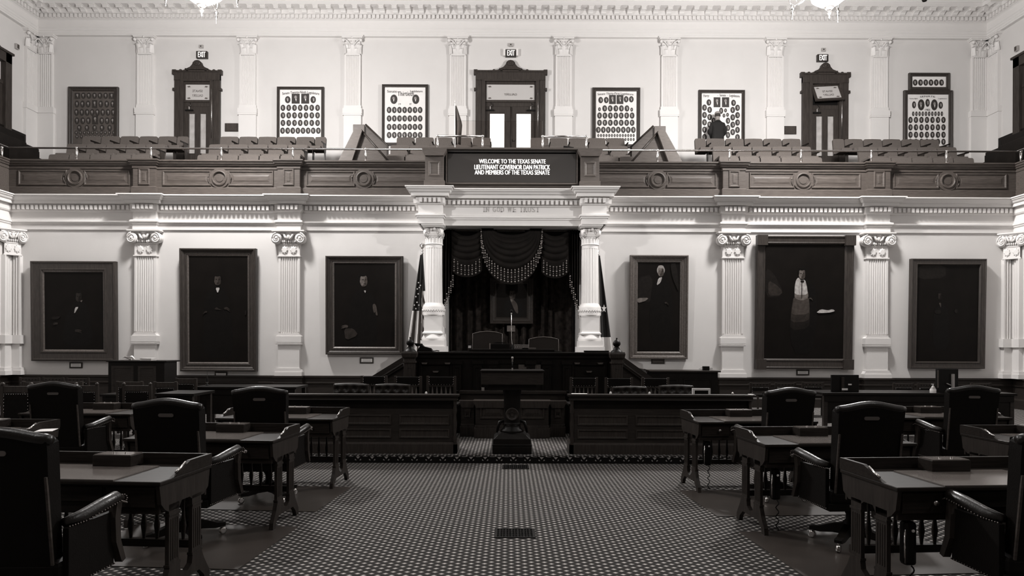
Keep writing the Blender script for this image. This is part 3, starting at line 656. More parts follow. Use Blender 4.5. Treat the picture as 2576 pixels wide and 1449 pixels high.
    mb = MB(); mb.tube([(iw + .02, -.16, zb - .25), (iw + .03, -.15, zb - .8), (iw + .025, -.15, 1.0)], .010, 6); mb.build('transom_rod', 'brass', t)
    for s_ in (-1, 1): mb = MB(); mb.tube([(s_ * (iw - .01), -.06, top - .12), (s_ * (iw - .01), -.06, top - .38)], .012, 6); mb.build('hinge', 'brass_dull', t)
    return t
gdoor(1, 499, 114, False, 'single oak gallery door with closed frosted transom')
gdoor(2, 1284, 175, True, 'double oak gallery door with bright glass panes')
gdoor(3, 2073, 115, False, 'single oak gallery door with tilted open transom', tilt=True)
for s_, X, k in ((1, UL, 4), (-1, UR, 5)):    # side doors, seen edge-on in the corners
    t = bpy.data.objects.new('door_%d' % k, None); C.objects.link(t); t.location = (X, 19.1, 6.95); t.rotation_euler = (0, 0, s_ * pi / 2); t['kind'] = 'structure'; t['label'] = 'dark oak side door of the gallery seen edge-on'
    mb = MB(); mb.box(-.85, -.6, -.16, 0, 0, 3.1); mb.box(.6, .85, -.16, 0, 0, 3.1); mb.box(-.85, .85, -.16, 0, 2.8, 3.1); mb.box(-.9, .9, -.20, 0, 3.07, 3.14)
    mb.prism([(-.5, 3.12), (.5, 3.12), (.36, 3.22), (.2, 3.42), (0, 3.58), (-.2, 3.42), (-.36, 3.22)], -.14, 0, 'y'); mb.build('casing', 'oak_door', t, bevel=.01)
    mb = MB(); mb.box(-.6, .6, -.06, 0, 0, 2.15); mb.box(-.6, .6, -.08, 0, 2.15, 2.25); mb.rings(-.5, .5, 2.3, 2.75, [(0, 0), (.05, .03), (.08, 0)], y=-.03); mb.build('door_leaf', 'oak_door', t)
# ---------------------------------------------------------------- framed composite portraits
def oval_prints(mb, rows, loc, y):   # rows: (py, px0, px1, n, rx, ry) in photo pixels
    for py, a, b, n, rx, ry in rows:
        for i in range(n):
            px = a + (b - a) * (i / (n - 1) if n > 1 else .5); x, z = loc(px, py); k = YU / F; mb.m = 0
            mb.prism(ell(x, z, rx * k, ry * k, 14), y - .003, y, 'y'); mb.m = 1; dx = random.uniform(-.15, .15) * rx * k
            mb.prism(ell(x + dx, z + ry * k * .22, rx * k * .36, ry * k * .30, 8), y - .004, y - .003, 'y'); mb.m = 2
            mb.prism([(x + dx - rx * k * .12, z - ry * k * .02), (x + dx + rx * k * .25, z - ry * k * .02), (x + dx + rx * k * .05, z - ry * k * .55)], y - .004, y - .003, 'y')
def rect_prints(mb, rects, loc, y):
    for a, b, c, d in rects:
        x0, z1 = loc(a, b); x1, z0 = loc(c, d); w_, h_ = x1 - x0, z1 - z0; mb.m = 0; mb.box(x0, x1, y - .003, y, z0, z1); mb.m = 1
        mb.prism(ell((x0 + x1) / 2, z0 + h_ * .66, w_ * .17, h_ * .17, 10), y - .005, y - .003, 'y'); mb.m = 2
        mb.prism([(x0 + w_ * .45, z0 + h_ * .48), (x0 + w_ * .62, z0 + h_ * .48), (x0 + w_ * .56, z0 + h_ * .2)], y - .005, y - .003, 'y')
def composite(label, box, inner, titles, rects, rows, dim=False, tilt=-2.0, fm='oak_frame', Y=None):
    Y = Y or YU - .05; x0, x1, z0, z1 = B(*box, Y); cx, cz = (x0 + x1) / 2, z0
    t = thing('composite_portrait_frame', label, 'framed picture', (cx, Y, cz), group='framed composite portraits in the gallery', rx=R(-tilt) * 0)
    a, b, c, d = x0 - cx, x1 - cx, 0, z1 - z0; e = (inner[0] - box[0]) * Y / F
    mb = MB(); mb.rings(a, b, c, d, [(0, -.04), (0, .035), (e * .15, .05), (e * .35, .05), (e * .5, .03), (e * .7, .035), (e * .85, .03), (e, .01)], fill=False); mb.build('frame', fm, t)
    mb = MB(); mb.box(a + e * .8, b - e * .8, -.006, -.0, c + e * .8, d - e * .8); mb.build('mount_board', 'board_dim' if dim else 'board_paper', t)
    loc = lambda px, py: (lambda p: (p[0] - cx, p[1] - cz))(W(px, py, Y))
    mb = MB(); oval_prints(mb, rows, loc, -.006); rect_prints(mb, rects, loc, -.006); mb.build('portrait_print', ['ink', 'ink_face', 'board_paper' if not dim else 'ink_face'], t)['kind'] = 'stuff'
    mb = MB()
    for s, p, q, r_, u_, arc in titles:
        xa, za = loc(p, r_); xb, zb = loc(q, u_); text(mb, s, xa, xb, za, zb, -.006, .002, bold=.004, arc=arc)
    if titles: mb.build('title_lettering', 'ink_mid', t)
    return t
oval5 = lambda y0, dy, n, a, b, c, rx, ry: [(y0 + i * dy, a, b, c, rx, ry) for i in range(n)]
composite('dim composite portrait frame with dark mount beside the corner pilaster', (173, 219, 298, 372), (184, 230), [], [(188, 234, 202, 249), (274, 234, 288, 249), (232, 252, 245, 272), (232, 291, 247, 313)],
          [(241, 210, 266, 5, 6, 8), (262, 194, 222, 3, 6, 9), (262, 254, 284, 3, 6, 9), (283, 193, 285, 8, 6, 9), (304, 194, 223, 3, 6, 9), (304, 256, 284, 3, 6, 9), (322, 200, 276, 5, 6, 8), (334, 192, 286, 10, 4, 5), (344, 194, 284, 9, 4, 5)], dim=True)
composite('composite portrait frame titled Twenty-Ninth Legislature by the stair enclosure', (697, 219, 815, 362), (704, 227), [('Senate Twenty-Ninth Legislature', 710, 803, 241, 233, .05)], [(734, 236, 754, 261), (758, 236, 778, 261)],
          [(251, 724, 724, 1, 7, 9), (251, 788, 788, 1, 7, 9)] + oval5(271.5, 19, 3, 712, 799, 7, 6, 8) + [(329, 711, 801, 8, 6, 8)])
composite('composite portrait frame with large ribbon title Thirtieth and two big ovals', (961, 213, 1077, 366), (968, 222), [('Senate', 974, 998, 233, 227, 0), ('Legislature', 1032, 1063, 234, 227, 0), ('Thirtieth', 1000, 1041, 242, 231, .01), ('19', 1003, 1008, 264, 260, 0), ('07', 1030, 1035, 264, 260, 0)], [],
          [(250, 991, 991, 1, 9, 12), (250, 1046, 1046, 1, 9, 12)] + oval5(277, 21.3, 3, 979, 1057, 7, 6, 8) + [(340, 979, 1057, 7, 6, 8)])
composite('composite portrait frame titled Thirty-First Legislature with tiny ovals at bottom', (1490, 221, 1610, 372), (1499, 229), [('Senate Thirty-First Legislature', 1503, 1593, 242, 235, .03)], [(1532, 239, 1549, 262), (1551, 239, 1568, 262)],
          [(252, 1511, 1525, 2, 6, 8), (250, 1575, 1588, 2, 6, 8), (273, 1521, 1577, 5, 6, 8), (275, 1508, 1508, 1, 3.5, 5), (276, 1589, 1589, 1, 3.5, 5), (291, 1508, 1590, 7, 6, 8), (309, 1508, 1590, 7, 6, 8), (327, 1505, 1593, 8, 6, 8), (341, 1505, 1594, 14, 2.6, 4), (351, 1505, 1594, 14, 2.6, 4)])
composite('composite portrait frame that the man in the dark jacket studies', (1757, 227, 1873, 375), (1765, 235), [('Thirty-            -  Senate  -  Legislature', 1768, 1860, 247, 239, .03)], [(1795, 245, 1812, 270), (1816, 245, 1834, 270)],
          [(258, 1783, 1783, 1, 6, 8), (259, 1845, 1845, 1, 6, 8)] + [(271 + i * 18.5, 1772, 1772, 1, 6, 8) for i in range(5)] + [(276.5 + i * 18.5, 1785, 1785, 1, 6, 8) for i in range(4)] + [(277 + i * 18.5, 1843, 1843, 1, 6, 8) for i in range(4)] + [(271.5 + i * 18.5, 1855, 1855, 1, 6, 8) for i in range(5)] + [(279, 1814, 1814, 1, 5, 8), (278, 1825, 1825, 1, 3.5, 5), (289, 1830, 1830, 1, 3.5, 5), (291, 1821, 1821, 1, 3.5, 5), (304, 1831, 1831, 1, 5.5, 8), (322, 1831, 1831, 1, 5.5, 8), (304, 1795, 1795, 1, 5.5, 8), (340, 1831, 1831, 1, 5.5, 8)])
composite('large composite portrait frame under the small six-oval frame', (2273, 228, 2395, 378), (2283, 237), [('SENATE', 2314, 2352, 246, 242, .02), ('1903', 2327, 2339, 279, 274, 0), ('Twenty-Eighth', 2287, 2308, 250, 247, 0), ('Legislature', 2360, 2382, 250, 247, 0)], [],
          [(264, 2299, 2299, 1, 5, 9), (264, 2317, 2350, 2, 8.5, 14), (259, 2333, 2333, 1, 5.5, 10), (265, 2366, 2366, 1, 5.5, 9), (286.5, 2297, 2369, 10, 3, 6)] + oval5(302, 18.6, 3, 2290, 2373, 7, 5.5, 8) + [(357, 2290, 2373, 7, 5.5, 8)])
composite('small wide frame with six ovals hung above a large composite frame', (2286, 184, 2388, 228), (2295, 193), [], [], [(208, 2302, 2368, 6, 6, 8)])
# plaques, exit signs and the small boxes above them
for px, py, l in ((583, 321, 'small dark engraved plaque beside the single gallery door with the closed transom'), (1986, 328, 'small dark engraved plaque beside the single gallery door with the open transom')):
    x, z = W(px, py, YU); t = thing('wall_plaque', l, 'plaque', (x, YU, z)); bx('plate', 'oak_door', -.21, .21, -.03, 0, -.13, .13, t, bevel=.008)
    mb = MB(); 
    for i in range(5): text(mb, 'IIIIIIIIIII', -.15 + .01 * (i % 2), .15 - .012 * (i % 3), .075 - i * .04, .095 - i * .04, -.03, .002)
    mb.build('engraved_lettering', 'oak_gallery_light', t)['label'] = 'illegible engraved lines'
for px, py, l, d in ((507, 137, 'exit sign above the closed-transom single door', 'closed-transom single door'), (1285, 133, 'exit sign above the double door', 'double door'), (2070.5, 145, 'exit sign above the open-transom single door', 'open-transom single door')):
    x, z = W(px, py, YU - .1); t = thing('exit_sign', 'dark lit ' + l, 'exit sign', (x, YU, z)); bx('housing', 'screen_dark', -.17, .17, -.10, -.0, -.11, .11, t, bevel=.004)
    mb = MB(); text(mb, 'EXIT', -.115, .115, -.085, .085, -.101, .002, bold=.012); mb.build('lettering', 'exit_text', t)
    if px == 1285:
        for s_ in (-1, 1): bx('lamp_head', 'white_plastic', s_ * .2 - .03, s_ * .2 + .03, -.1, 0, -.08, .13, t)
    x, z = W(px, py - 19, YU); t = thing('alarm_box', 'small grey box on the wall over the %s exit sign' % d, 'alarm box', (x, YU, z)); bx('cover', 'grey_box', -.07, .07, -.05, 0, -.05, .05, t, bevel=.006); mb = MB(); mb.lathe([(.02, 0), (.02, .01)], (0, -.05, 0), 10, 'y'); mb.build('lens', 'screen_dark', t)
for s_, X, nm in ((1, UL, 'dim composite frame'), (-1, UR, 'stacked frames')):
    t = thing('wall_speaker', 'tiny dark box high on the side wall near the %s corner' % nm, 'speaker', (X, 19.95 if s_ < 0 else 20.3, 10.35 if s_ < 0 else 10.45)); bx('cabinet', 'grey_box', min(0, s_ * .08), max(0, s_ * .08), -.06, .06, -.08, .08, t, bevel=.01); bx('grille', 'oak_gallery', min(s_ * .08, s_ * .085), max(s_ * .08, s_ * .085), -.04, .04, -.06, .06, t)
# ---------------------------------------------------------------- stair enclosures (sloped oak sides)
def enclosure(label, s_, px_apex, px_foot, py_apex, px_a2, py_a2):
    Y = 17.15; ax, az = W(px_apex, py_apex, Y); fx, fz = W(px_foot, 404, Y); t = thing('stair_enclosure', label, 'stair enclosure', (ax, Y, 5.0)); fx -= ax; az -= 5; fz = .85
    r = -1 if fx < 0 else 1
    m = MB(); w_ = .17; L_ = math.hypot(fx, az - fz)
    # broad sloped cap seen from the front, running down toward the viewer's outer side
    n_ = ((az - fz) / L_, abs(fx) / L_)
    m.prism([(fx, fz), (fx - r * .22 * -1, fz) if 0 else (fx - r * -.0, fz - .3), (fx - r * .30, fz - .3), (-r * .20, az - .02), (-r * .12, az + .03), (0, az)], -.10, .12, 'y')
    m.build('sloping_cap', 'oak_gallery_light', t, bevel=.012)
    m = MB(); m.prism([(fx * .85, 0), (-r * .95, 0), (-r * .95, az - .95), (-r * .18, az - .02), (-r * .05, az - .1)], .0, .05, 'y'); m.build('panelled_side', 'oak_gallery', t)
    m = MB(); m.tube([(-r * .16, -.02, az + .01), (-r * .97, -.02, az - .90)], .03, 6); m.tube([(-r * .97, -.02, az - .90), (-r * .97, -.02, 0)], .03, 6); m.build('edge_trim', 'walnut', t)
    ax2, az2 = W(px_a2, py_a2, 18.9); dx = ax2 - ax; az2 -= 5
    m = MB(); m.box(dx - .20, dx + .12, 1.65, 1.85, 0, az2 - .03) if r < 0 else m.box(dx - .12, dx + .20, 1.65, 1.85, 0, az2 - .03); m.build('newel', 'oak_gallery_light', t, bevel=.012)
    m = MB(); m.prism([(dx - r * .1, 0), (dx - r * .75, 0), (dx - r * .75, az2 - .62), (dx - r * .14, az2 - .04)], 1.72, 1.78, 'y'); m.build('rear_panel', 'oak_gallery', t)
    m = MB(); m.tube([(dx - r * .14, 1.69, az2 - .02), (dx - r * .76, 1.69, az2 - .60), (dx - r * .76, 1.69, .2)], .03, 6); m.build('rear_trim', 'walnut', t)
enclosure('sloping oak stair enclosure between the twenty-ninth and thirtieth frames', -1, 893, 837, 329, 908, 313)
enclosure('sloping oak stair enclosure between the thirty-first frame and the standing man', 1, 1672, 1733, 333, 1655, 317)
# ---------------------------------------------------------------- things at the gallery front centre
x, z = W(1149, 345, 16.6); t = thing('small_flag', 'small furled dark flag on a pale staff above the message board', 'flag', (x, 16.6, 5.0))
h = W(1149, 258, 16.6)[1] - 5.0; mb = MB(); mb.tube([(-.02, 0, 0), (-.05, 0, h - .02)], .012, 6); mb.lathe([(0, h + .06), (.015, h)], (-.05, 0, 0), 8); mb.lathe([(.10, 0), (.10, .03), (.02, .05)], (-.02, 0, 0), 14); mb.build('staff', 'white_plastic', t)
mb = MB(); mb.grid(lambda u, v: (-.03 + u * (.02 + .14 * min(1, v * 2.2) * (1 if v < .5 else 1 - (v - .5) * .5)), .03 * sin(u * 9), h - .08 - v * .95), 8, 10); mb.build('cloth', 'fabric_seat', t, solid=.006)
x, z = W(1426, 345, 16.2); t = thing('easel_frame', 'tilted black easel-backed frame seen from behind, above the message board', 'easel frame', (x, 16.2, 5.95))
mb = MB(Matrix.Rotation(R(7), 4, 'Y')); mb.box(-.125, .125, -.01, .015, -.12, .37); mb.build('back_board', 'black_plastic', t, bevel=.004)
mb = MB(Matrix.Rotation(R(7), 4, 'Y')); mb.tube([(-.085, -.02, -.1), (-.01, -.06, .25), (.012, -.06, .25), (.10, -.02, -.1)], .013, 6); mb.build('easel_leg', 'black_matte', t)
bx('stand_foot', 'black_plastic', -.1, .1, -.06, .06, -.95, -.12, t)
for px, l in ((1147, 'small sloped wooden reading desk behind the raised railing by the small flag'), (1436, 'small sloped wooden reading desk below the tilted black easel frame')):
    x, z = W(px, 362, 15.95); t = thing('reading_desk', l, 'desk', (x, 16.0, 5.0), group='small gallery reading desks')
    mb = MB(); mb.box(-.17, .17, -.05, .15, 0, 1.12); mb.build('cabinet', 'oak_gallery', t); mb = MB(); mb.prism([(-.22, 1.17), (.18, 1.17), (.26, 1.03), (.22, 1.0), (.15, 1.12), (-.17, 1.12)], -.1, .2, 'y'); mb.build('top', 'oak_gallery_light', t, bevel=.006)
    bx('dark_recess_patch', 'black_matte', -.07, .09, -.056, -.05, .95, 1.06, t)  # raised black patch stands for the shade inside an opening
x, z = W(1207, 362, 16.3); t = thing('bag', 'black bag behind the raised railing beside the double door', 'bag', (x, 16.55, 5.72)); mb = MB(); mb.box(-.19, .19, -.12, .12, 0, .36); mb.build('body', 'black_matte', t, bevel=.05); mb = MB(); mb.tube([(.16, 0, .3), (.22, 0, .34), (.2, 0, .2)], .012, 6); mb.build('strap', 'black_matte', t)
bx('stand', 'walnut_dark', -.19, .19, -.1, .1, -.72, 0, t)
x0, x1, z0, z1 = B(1148, 304, 1364, 375, 16.25); t = thing('glass_screen', 'clear upright glass screen behind the message board before the double door', 'glass screen', ((x0 + x1) / 2, 16.25, 5.0)); bx('pane', 'clear_glass', (x0 - x1) / 2, (x1 - x0) / 2, 0, .012, 0, z1 - 5.0, t)
# ---------------------------------------------------------------- the visitor
def person():
    x, z = W(1806, 300, 20.72); t = thing('person', 'man in a dark jacket with folded arms studying a composite frame, back turned', 'person', (x, 20.72, 6.95))
    P = []; E = []; Rd = []
    def chain(base, pts):
        i = base
        for p, r in pts:
            P.append(p); Rd.append(r); j = len(P) - 1
            if i is not None: E.append((i, j))
            i = j
        return i
    chain(None, [((0, 0, .95), (.165, .12))])
    s1 = chain(0, [((0, .0, 1.12), (.17, .12)), ((0, .02, 1.30), (.20, .125))]); sh = chain(s1, [((0, .02, 1.43), (.15, .09))])
    chain(sh, [((0, .03, 1.52), (.06, .06)), ((0, .05, 1.60), (.075, .08)), ((0, .05, 1.70), (.085, .10)), ((0, .05, 1.76), (.06, .075))])
    for s_ in (-1, 1):
        chain(s1, [((s_ * .19, .02, 1.39), (.075, .075)), ((s_ * .235, .0, 1.14), (.062, .062)), ((s_ * .13, .20, 1.02), (.048, .048)), ((s_ * .05, .25, 1.05), (.035, .035)), ((s_ * -.02, .26, 1.06), (.03, .02))])
        chain(0, [((s_ * .10, 0, .85), (.10, .10)), ((s_ * .11, .01, .50), (.072, .072)), ((s_ * .115, .03, .10), (.05, .05)), ((s_ * .12, .12, .05), (.045, .04)), ((s_ * .12, .20, .04), (.035, .03))])
    me = bpy.data.meshes.new('body'); me.from_pydata(P, E, []); o = bpy.data.objects.new('body', me); C.objects.link(o); o.parent = t
    bpy.context.view_layer.objects.active = o; o.select_set(True); sk = o.modifiers.new('skin', 'SKIN'); sk.use_smooth_shade = True
    for v, r in zip(me.skin_vertices[0].data, Rd): v.radius = r
    me.skin_vertices[0].data[0].use_root = True
    sb = o.modifiers.new('sub', 'SUBSURF'); sb.levels = sb.render_levels = 2
    dg = bpy.context.evaluated_depsgraph_get(); dg.update(); em = bpy.data.meshes.new_from_object(o.evaluated_get(dg)); bpy.data.objects.remove(o)
    for nme in ('jacket', 'trousers', 'skin', 'hair_grey'): em.materials.append(MAT[nme])
    em.materials.clear()
    for nme in ('jacket', 'trousers', 'skin', 'hair_grey'): em.materials.append(MAT[nme])
    for p in em.polygons:
        c = p.center; p.use_smooth = True
        p.material_index = 2 if c.z > 1.50 and (c.z < 1.60 or c.y > .10) else (3 if c.z >= 1.6 else (1 if c.z < .84 else (2 if c.y > .235 and abs(c.x) < .08 else 0)))
    ob = bpy.data.objects.new('body', em); C.objects.link(ob); ob.parent = t
    mb = MB()
    for s_ in (-1, 1): mb.ball((s_ * .088, .05, 1.665), .022, 8, 6, (.5, 1, 1.5))
    mb.ball((0, .155, 1.655), .018, 8, 6, (1, 1, 1.5)); mb.build('ears_and_nose', 'skin', t)
    mb = MB(); mb.ball((0, .04, 1.675), .096, 14, 10, (.95, 1.0, .75)); mb.build('hair', 'hair_dark', t); mb = MB(); mb.ball((0, .045, 1.745), .088, 14, 10, (.98, 1.05, .62)); mb.build('cap', 'hair_grey', t)
    mb = MB(); mb.lathe([(.11, 1.45), (.075, 1.51), (.06, 1.52)], (0, .03, 0), 16); mb.build('collar', 'jacket', t)
    for s_ in (-1, 1):
        for k in range(4): mb = MB(); y = .255 + k * .0; mb.tube([(s_ * -.01, .262, 1.085 - k * .018), (s_ * -.05, .27, 1.08 - k * .018), (s_ * -.085, .262, 1.07 - k * .018)], [.009, .009, .007], 6); mb.build('finger', 'skin', t)
        mb = MB(); mb.tube([(s_ * .0, .25, 1.10), (s_ * -.02, .265, 1.12), (s_ * -.035, .27, 1.135)], [.011, .010, .008], 6); mb.build('thumb', 'skin', t)
person()
# ================================================================ portraits on the lower wall
def painting(label, box, inner, fprof, fm, shapes, plaque=None, pl_label=None, tilt=1.2, liner=None, blocks=False, Yw=YW, canvas='canvas_dark'):
    Y = Yw - .07; x0, x1, z0, z1 = B(*box, Y); cx = (x0 + x1) / 2; a, b, h = x0 - cx, x1 - cx, z1 - z0
    t = thing('portrait_painting', label, 'painting', (cx, Y, z0), rx=R(tilt)); k = Y / F
    e = (inner[0] - box[0]) * k; eb = (box[3] - inner[3]) * k; et = (inner[1] - box[1]) * k
    mb = MB(); vs = []
    for d, tt in fprof:   # d from 0 (outside) to 1 (sight edge)
        vs += [(a + d * e, -tt, d * eb), (b - d * e, -tt, d * eb), (b - d * e, -tt, h - d * et), (a + d * e, -tt, h - d * et)]
    fs = [(4 * q + i, 4 * q + (i + 1) % 4, 4 * q + 4 + (i + 1) % 4, 4 * q + 4 + i) for q in range(len(fprof) - 1) for i in range(4)]
    mb.add(vs, fs)
    if blocks:
        for X in (a, b - e * 1.05):
            for Z in (0, h - et * 1.05): mb.box(X - .01, X + e * 1.05 + .01, -.11, .04, Z - .01, Z + et * 1.05 + .01)
    fr = mb.build('frame', fm, t)
    if liner:
        mb = MB(); mb.rings(a + e * .86, b - e * .86, eb * .86, h - et * .86, [(0, .03), (.012, .035), (e * .14 + .01, .012)], fill=False); mb.build('gilt_liner', liner, t)
    bx('canvas', canvas, a + e * .9, b - e * .9, -.012, .0, eb * .9, h - et * .9, t)
    loc = lambda px, py: (lambda p: (p[0] - cx, p[1] - z0))(W(px, py, Y))
    mats = ['paint_p10', 'paint_p20', 'paint_p40', 'paint_p60', 'paint_p90', 'paint_p150', 'hair_grey']; mb = MB(); off = .0125
    for sh in shapes:
        off += .0006; mb.m = sh[1]
        if sh[0] == 'e': x, z = loc(sh[2], sh[3]); pts = ell(x, z, sh[4] * k, sh[5] * k, 18)
        else:
            pts = [loc(*p) for p in sh[2]]
            for _ in range(1):
                q_ = []
                for i_ in range(len(pts)):
                    a_, b_ = pts[i_], pts[(i_ + 1) % len(pts)]; q_ += [(a_[0] * .8 + b_[0] * .2, a_[1] * .8 + b_[1] * .2), (a_[0] * .2 + b_[0] * .8, a_[1] * .2 + b_[1] * .8)]
                pts = q_
        mb.prism(pts, -off, -.012, 'y')
    mb.build('painted_figure', mats, t)
    if plaque:
        x0, x1, z0, z1 = B(*plaque, YW); q = thing('caption_plaque', pl_label, 'plaque', ((x0 + x1) / 2, YW, z0), group='small framed captions under the portraits'); hw = (x1 - x0) / 2; hh = z1 - z0
        mb = MB(); mb.rings(-hw, hw, 0, hh, [(0, 0), (0, .025), (.02, .03), (.03, .02)], fill=False); mb.build('frame', 'oak_frame', q); bx('card', 'paper' if 'dark card' not in pl_label else 'gilt_edge', -hw + .02, hw - .02, -.015, 0, .02, hh - .02, q)
        mb = MB()
        for i in range(3): mb.box(-hw * .6, hw * .6, -.017, -.015, hh * (.3 + i * .18), hh * (.3 + i * .18) + .006)
        mb.build('caption_lines', 'oak_gallery_light', q)
    return t
flat = [(0, -.06), (0, .045), (.08, .06), (.16, .06), (.22, .045), (.72, .04), (.78, .05), (.86, .05), (1, .01)]
scoop = [(0, -.06), (0, .055), (.10, .075), (.2, .075), (.28, .055), (.36, .06), (.5, .035), (.66, .03), (.72, .04), (.8, .04), (.86, .025), (1, .008)]
E_ = lambda m, x, y, rx, ry: ('e', m, x, y, rx, ry)
P_ = lambda m, *p: ('p', m, p)
def hand(m, x, y, w, d=1, dy=0):
    out = [P_(m, (x - d * w, y - w * .35), (x, y - w * .5), (x + d * w * .3, y - w * .1), (x + d * w * .2, y + w * .4), (x - d * w, y + w * .4))]
    for q in range(4): out.append(P_(m, (x, y - w * .45 + q * w * .24), (x + d * w * (.9 + .2 * (q % 2)), y - w * .2 + q * w * .26 + dy), (x + d * w * (.9 + .2 * (q % 2)), y - w * .05 + q * w * .26 + dy), (x, y - w * .25 + q * w * .24)))
    return out
def face(m, x, y, rx, ry, hair=0, turn=0):
    d = max(0, m - 1); k = max(0, m - 2)
    return [E_(hair, x - turn, y - ry * .26, rx * 1.12, ry * .92), E_(m, x, y + ry * .02, rx * .88, ry * .95), E_(d, x + rx * .52, y + ry * .12, rx * .34, ry * .70), E_(hair, x - turn * .6, y - ry * .93, rx * .80, ry * .30),
            E_(hair, x - rx * .90 - turn * .3, y - ry * .25, rx * .16, ry * .42), E_(hair, x + rx * .90, y - ry * .3, rx * .12, ry * .36), E_(k, x - rx * .28 + turn * .4, y - ry * .14, rx * .20, ry * .06), E_(k, x + rx * .40 + turn * .2, y - ry * .14, rx * .18, ry * .06),
            E_(d, x + rx * .14 + turn * .4, y + ry * .16, rx * .10, ry * .22), E_(k, x + rx * .08 + turn * .4, y + ry * .50, rx * .26, ry * .05), E_(d, x + rx * .1, y + ry * .80, rx * .4, ry * .14)]
painting('wide portrait of a seated man in black with a plain broad oak frame', (82, 658, 295, 908), (114, 683, 271, 881), flat, 'oak_frame',
         [P_(0, (160, 870), (165, 800), (185, 765), (205, 757), (225, 770), (235, 830), (232, 870)), *face(2, 201, 747, 9, 14), P_(5, (192, 773), (201, 772), (189, 791)), P_(4, (205, 757), (211, 755), (208, 761)), *hand(2, 199, 832, 8), *hand(2, 142, 814, 6, -1), P_(1, (132, 797), (156, 796), (150, 803), (134, 804))],
         (176, 911, 208, 926), 'small framed caption card under the wide seated-man portrait', liner='gilt_edge')
painting('tall portrait of a standing man with clasped hands in a ridged oak frame', (456, 626, 647, 934), (477, 644, 629, 912), scoop, 'oak_frame',
         [P_(0, (512, 900), (515, 760), (530, 730), (550, 718), (570, 730), (582, 765), (590, 900)), *face(3, 550, 705, 10, 14), P_(5, (545, 724), (556, 724), (550, 739)), P_(2, (541, 779), (547, 772), (553, 778), (562, 780)), *hand(2, 573, 776, 7, 1, 3), *hand(2, 518, 785, 5, -1, 4), E_(1, 620, 787, 2, 6)],
         (541, 935, 572, 949), 'small framed caption card under the tall clasped-hands portrait', liner='gilt_edge')
painting('portrait of a standing man with wavy hair holding pale gloves', (821, 645, 1015, 892), (841, 662, 1000, 874), scoop, 'oak_frame',
         [P_(0, (878, 870), (880, 770), (892, 735), (915, 725), (940, 740), (948, 790), (950, 870)), *face(4, 916, 706, 11, 16, 0, 3), P_(5, (916, 731), (922, 731), (920, 738)), P_(3, (938, 766), (944, 764), (948, 772), (950, 786), (951, 794), (946, 793), (945, 784), (942, 788), (939, 780)), P_(2, (866, 826), (890, 826), (902, 843), (870, 857)), *hand(3, 868, 821, 8, -1)],
         (906, 899, 940, 914), 'small framed caption card under the pale-gloves portrait', liner='gilt_edge')
painting('narrow portrait of a white-haired man in an ornate light-edged frame', (1583, 643, 1729, 903), (1602, 660, 1711, 886), scoop, 'gilt_edge',
         [P_(1, (1602, 700), (1640, 690), (1640, 760), (1602, 760)), P_(0, (1632, 860), (1636, 730), (1648, 705), (1660, 698), (1680, 705), (1690, 740), (1692, 860)), *face(4, 1661, 684, 9, 13, 6), P_(5, (1655, 700), (1665, 697), (1660, 712), (1650, 719)), *hand(2, 1676, 762, 5, 1, 4), P_(4, (1601, 750), (1631, 749), (1624, 757), (1603, 763)), P_(1, (1684, 665), (1700, 663), (1708, 740), (1690, 700))],
         (1638, 898, 1671, 915), 'small framed dark card caption plaque under the ornate white-haired portrait', liner='gilt_edge')
painting('largest portrait of a man in white waistcoat in a corner-block frame', (1900, 595, 2142, 928), (1922, 617, 2116, 902), flat, 'oak_frame',
         [P_(1, (1923, 672), (1945, 690), (1968, 735), (1955, 748), (1923, 748)), P_(2, (1930, 705), (1952, 718), (1967, 735), (1957, 744), (1930, 744)), P_(0, (1990, 890), (1992, 720), (2005, 700), (2025, 700), (2050, 725), (2055, 800), (2040, 890)), P_(0, (1994, 745), (2032, 745), (2036, 790), (2034, 840), (2026, 880), (1992, 880), (1984, 830), (1988, 780)), P_(1, (1994, 745), (2032, 745), (2035, 780), (2034, 826), (1986, 832), (1988, 780)), P_(2, (1994, 745), (2032, 745), (2035, 780), (2033, 808), (1987, 812), (1988, 780)), P_(3, (1995, 745), (2031, 745), (2034, 772), (2032, 790), (1989, 793), (1991, 770)), P_(4, (1996, 730), (2029, 730), (2031, 750), (2015, 757), (1996, 751)), P_(5, (1999, 706), (2005, 698), (2011, 706), (2022, 704), (2027, 722), (2029, 742), (1996, 742), (1996, 722)), P_(1, (2013, 708), (2015, 708), (2015, 752), (2013, 752)), *face(4, 2014, 690, 9.5, 14), P_(1, (2010, 706), (2020, 706), (2018, 711), (2012, 711)), *hand(3, 2037, 751, 4, 1, 3), P_(5, (2050, 788), (2062, 778), (2080, 781), (2092, 778), (2098, 783), (2082, 787))],
         (2003, 930, 2035, 944), 'small framed caption card under the largest corner-block portrait', blocks=True, tilt=1.5)
painting('dimmest portrait with a barely visible standing figure in a heavy frame', (2287, 652, 2475, 927), (2304, 668, 2457, 909), flat, 'oak_frame',
         [P_(1, (2304, 668), (2375, 668), (2375, 700), (2304, 704)), P_(0, (2345, 880), (2345, 780), (2362, 760), (2385, 780), (2385, 880)), *face(2, 2361, 745, 5, 10), P_(3, (2358, 762), (2364, 762), (2364, 776)), E_(1, 2356, 785, 8, 5), E_(1, 2402, 783, 4, 5)], liner=None)
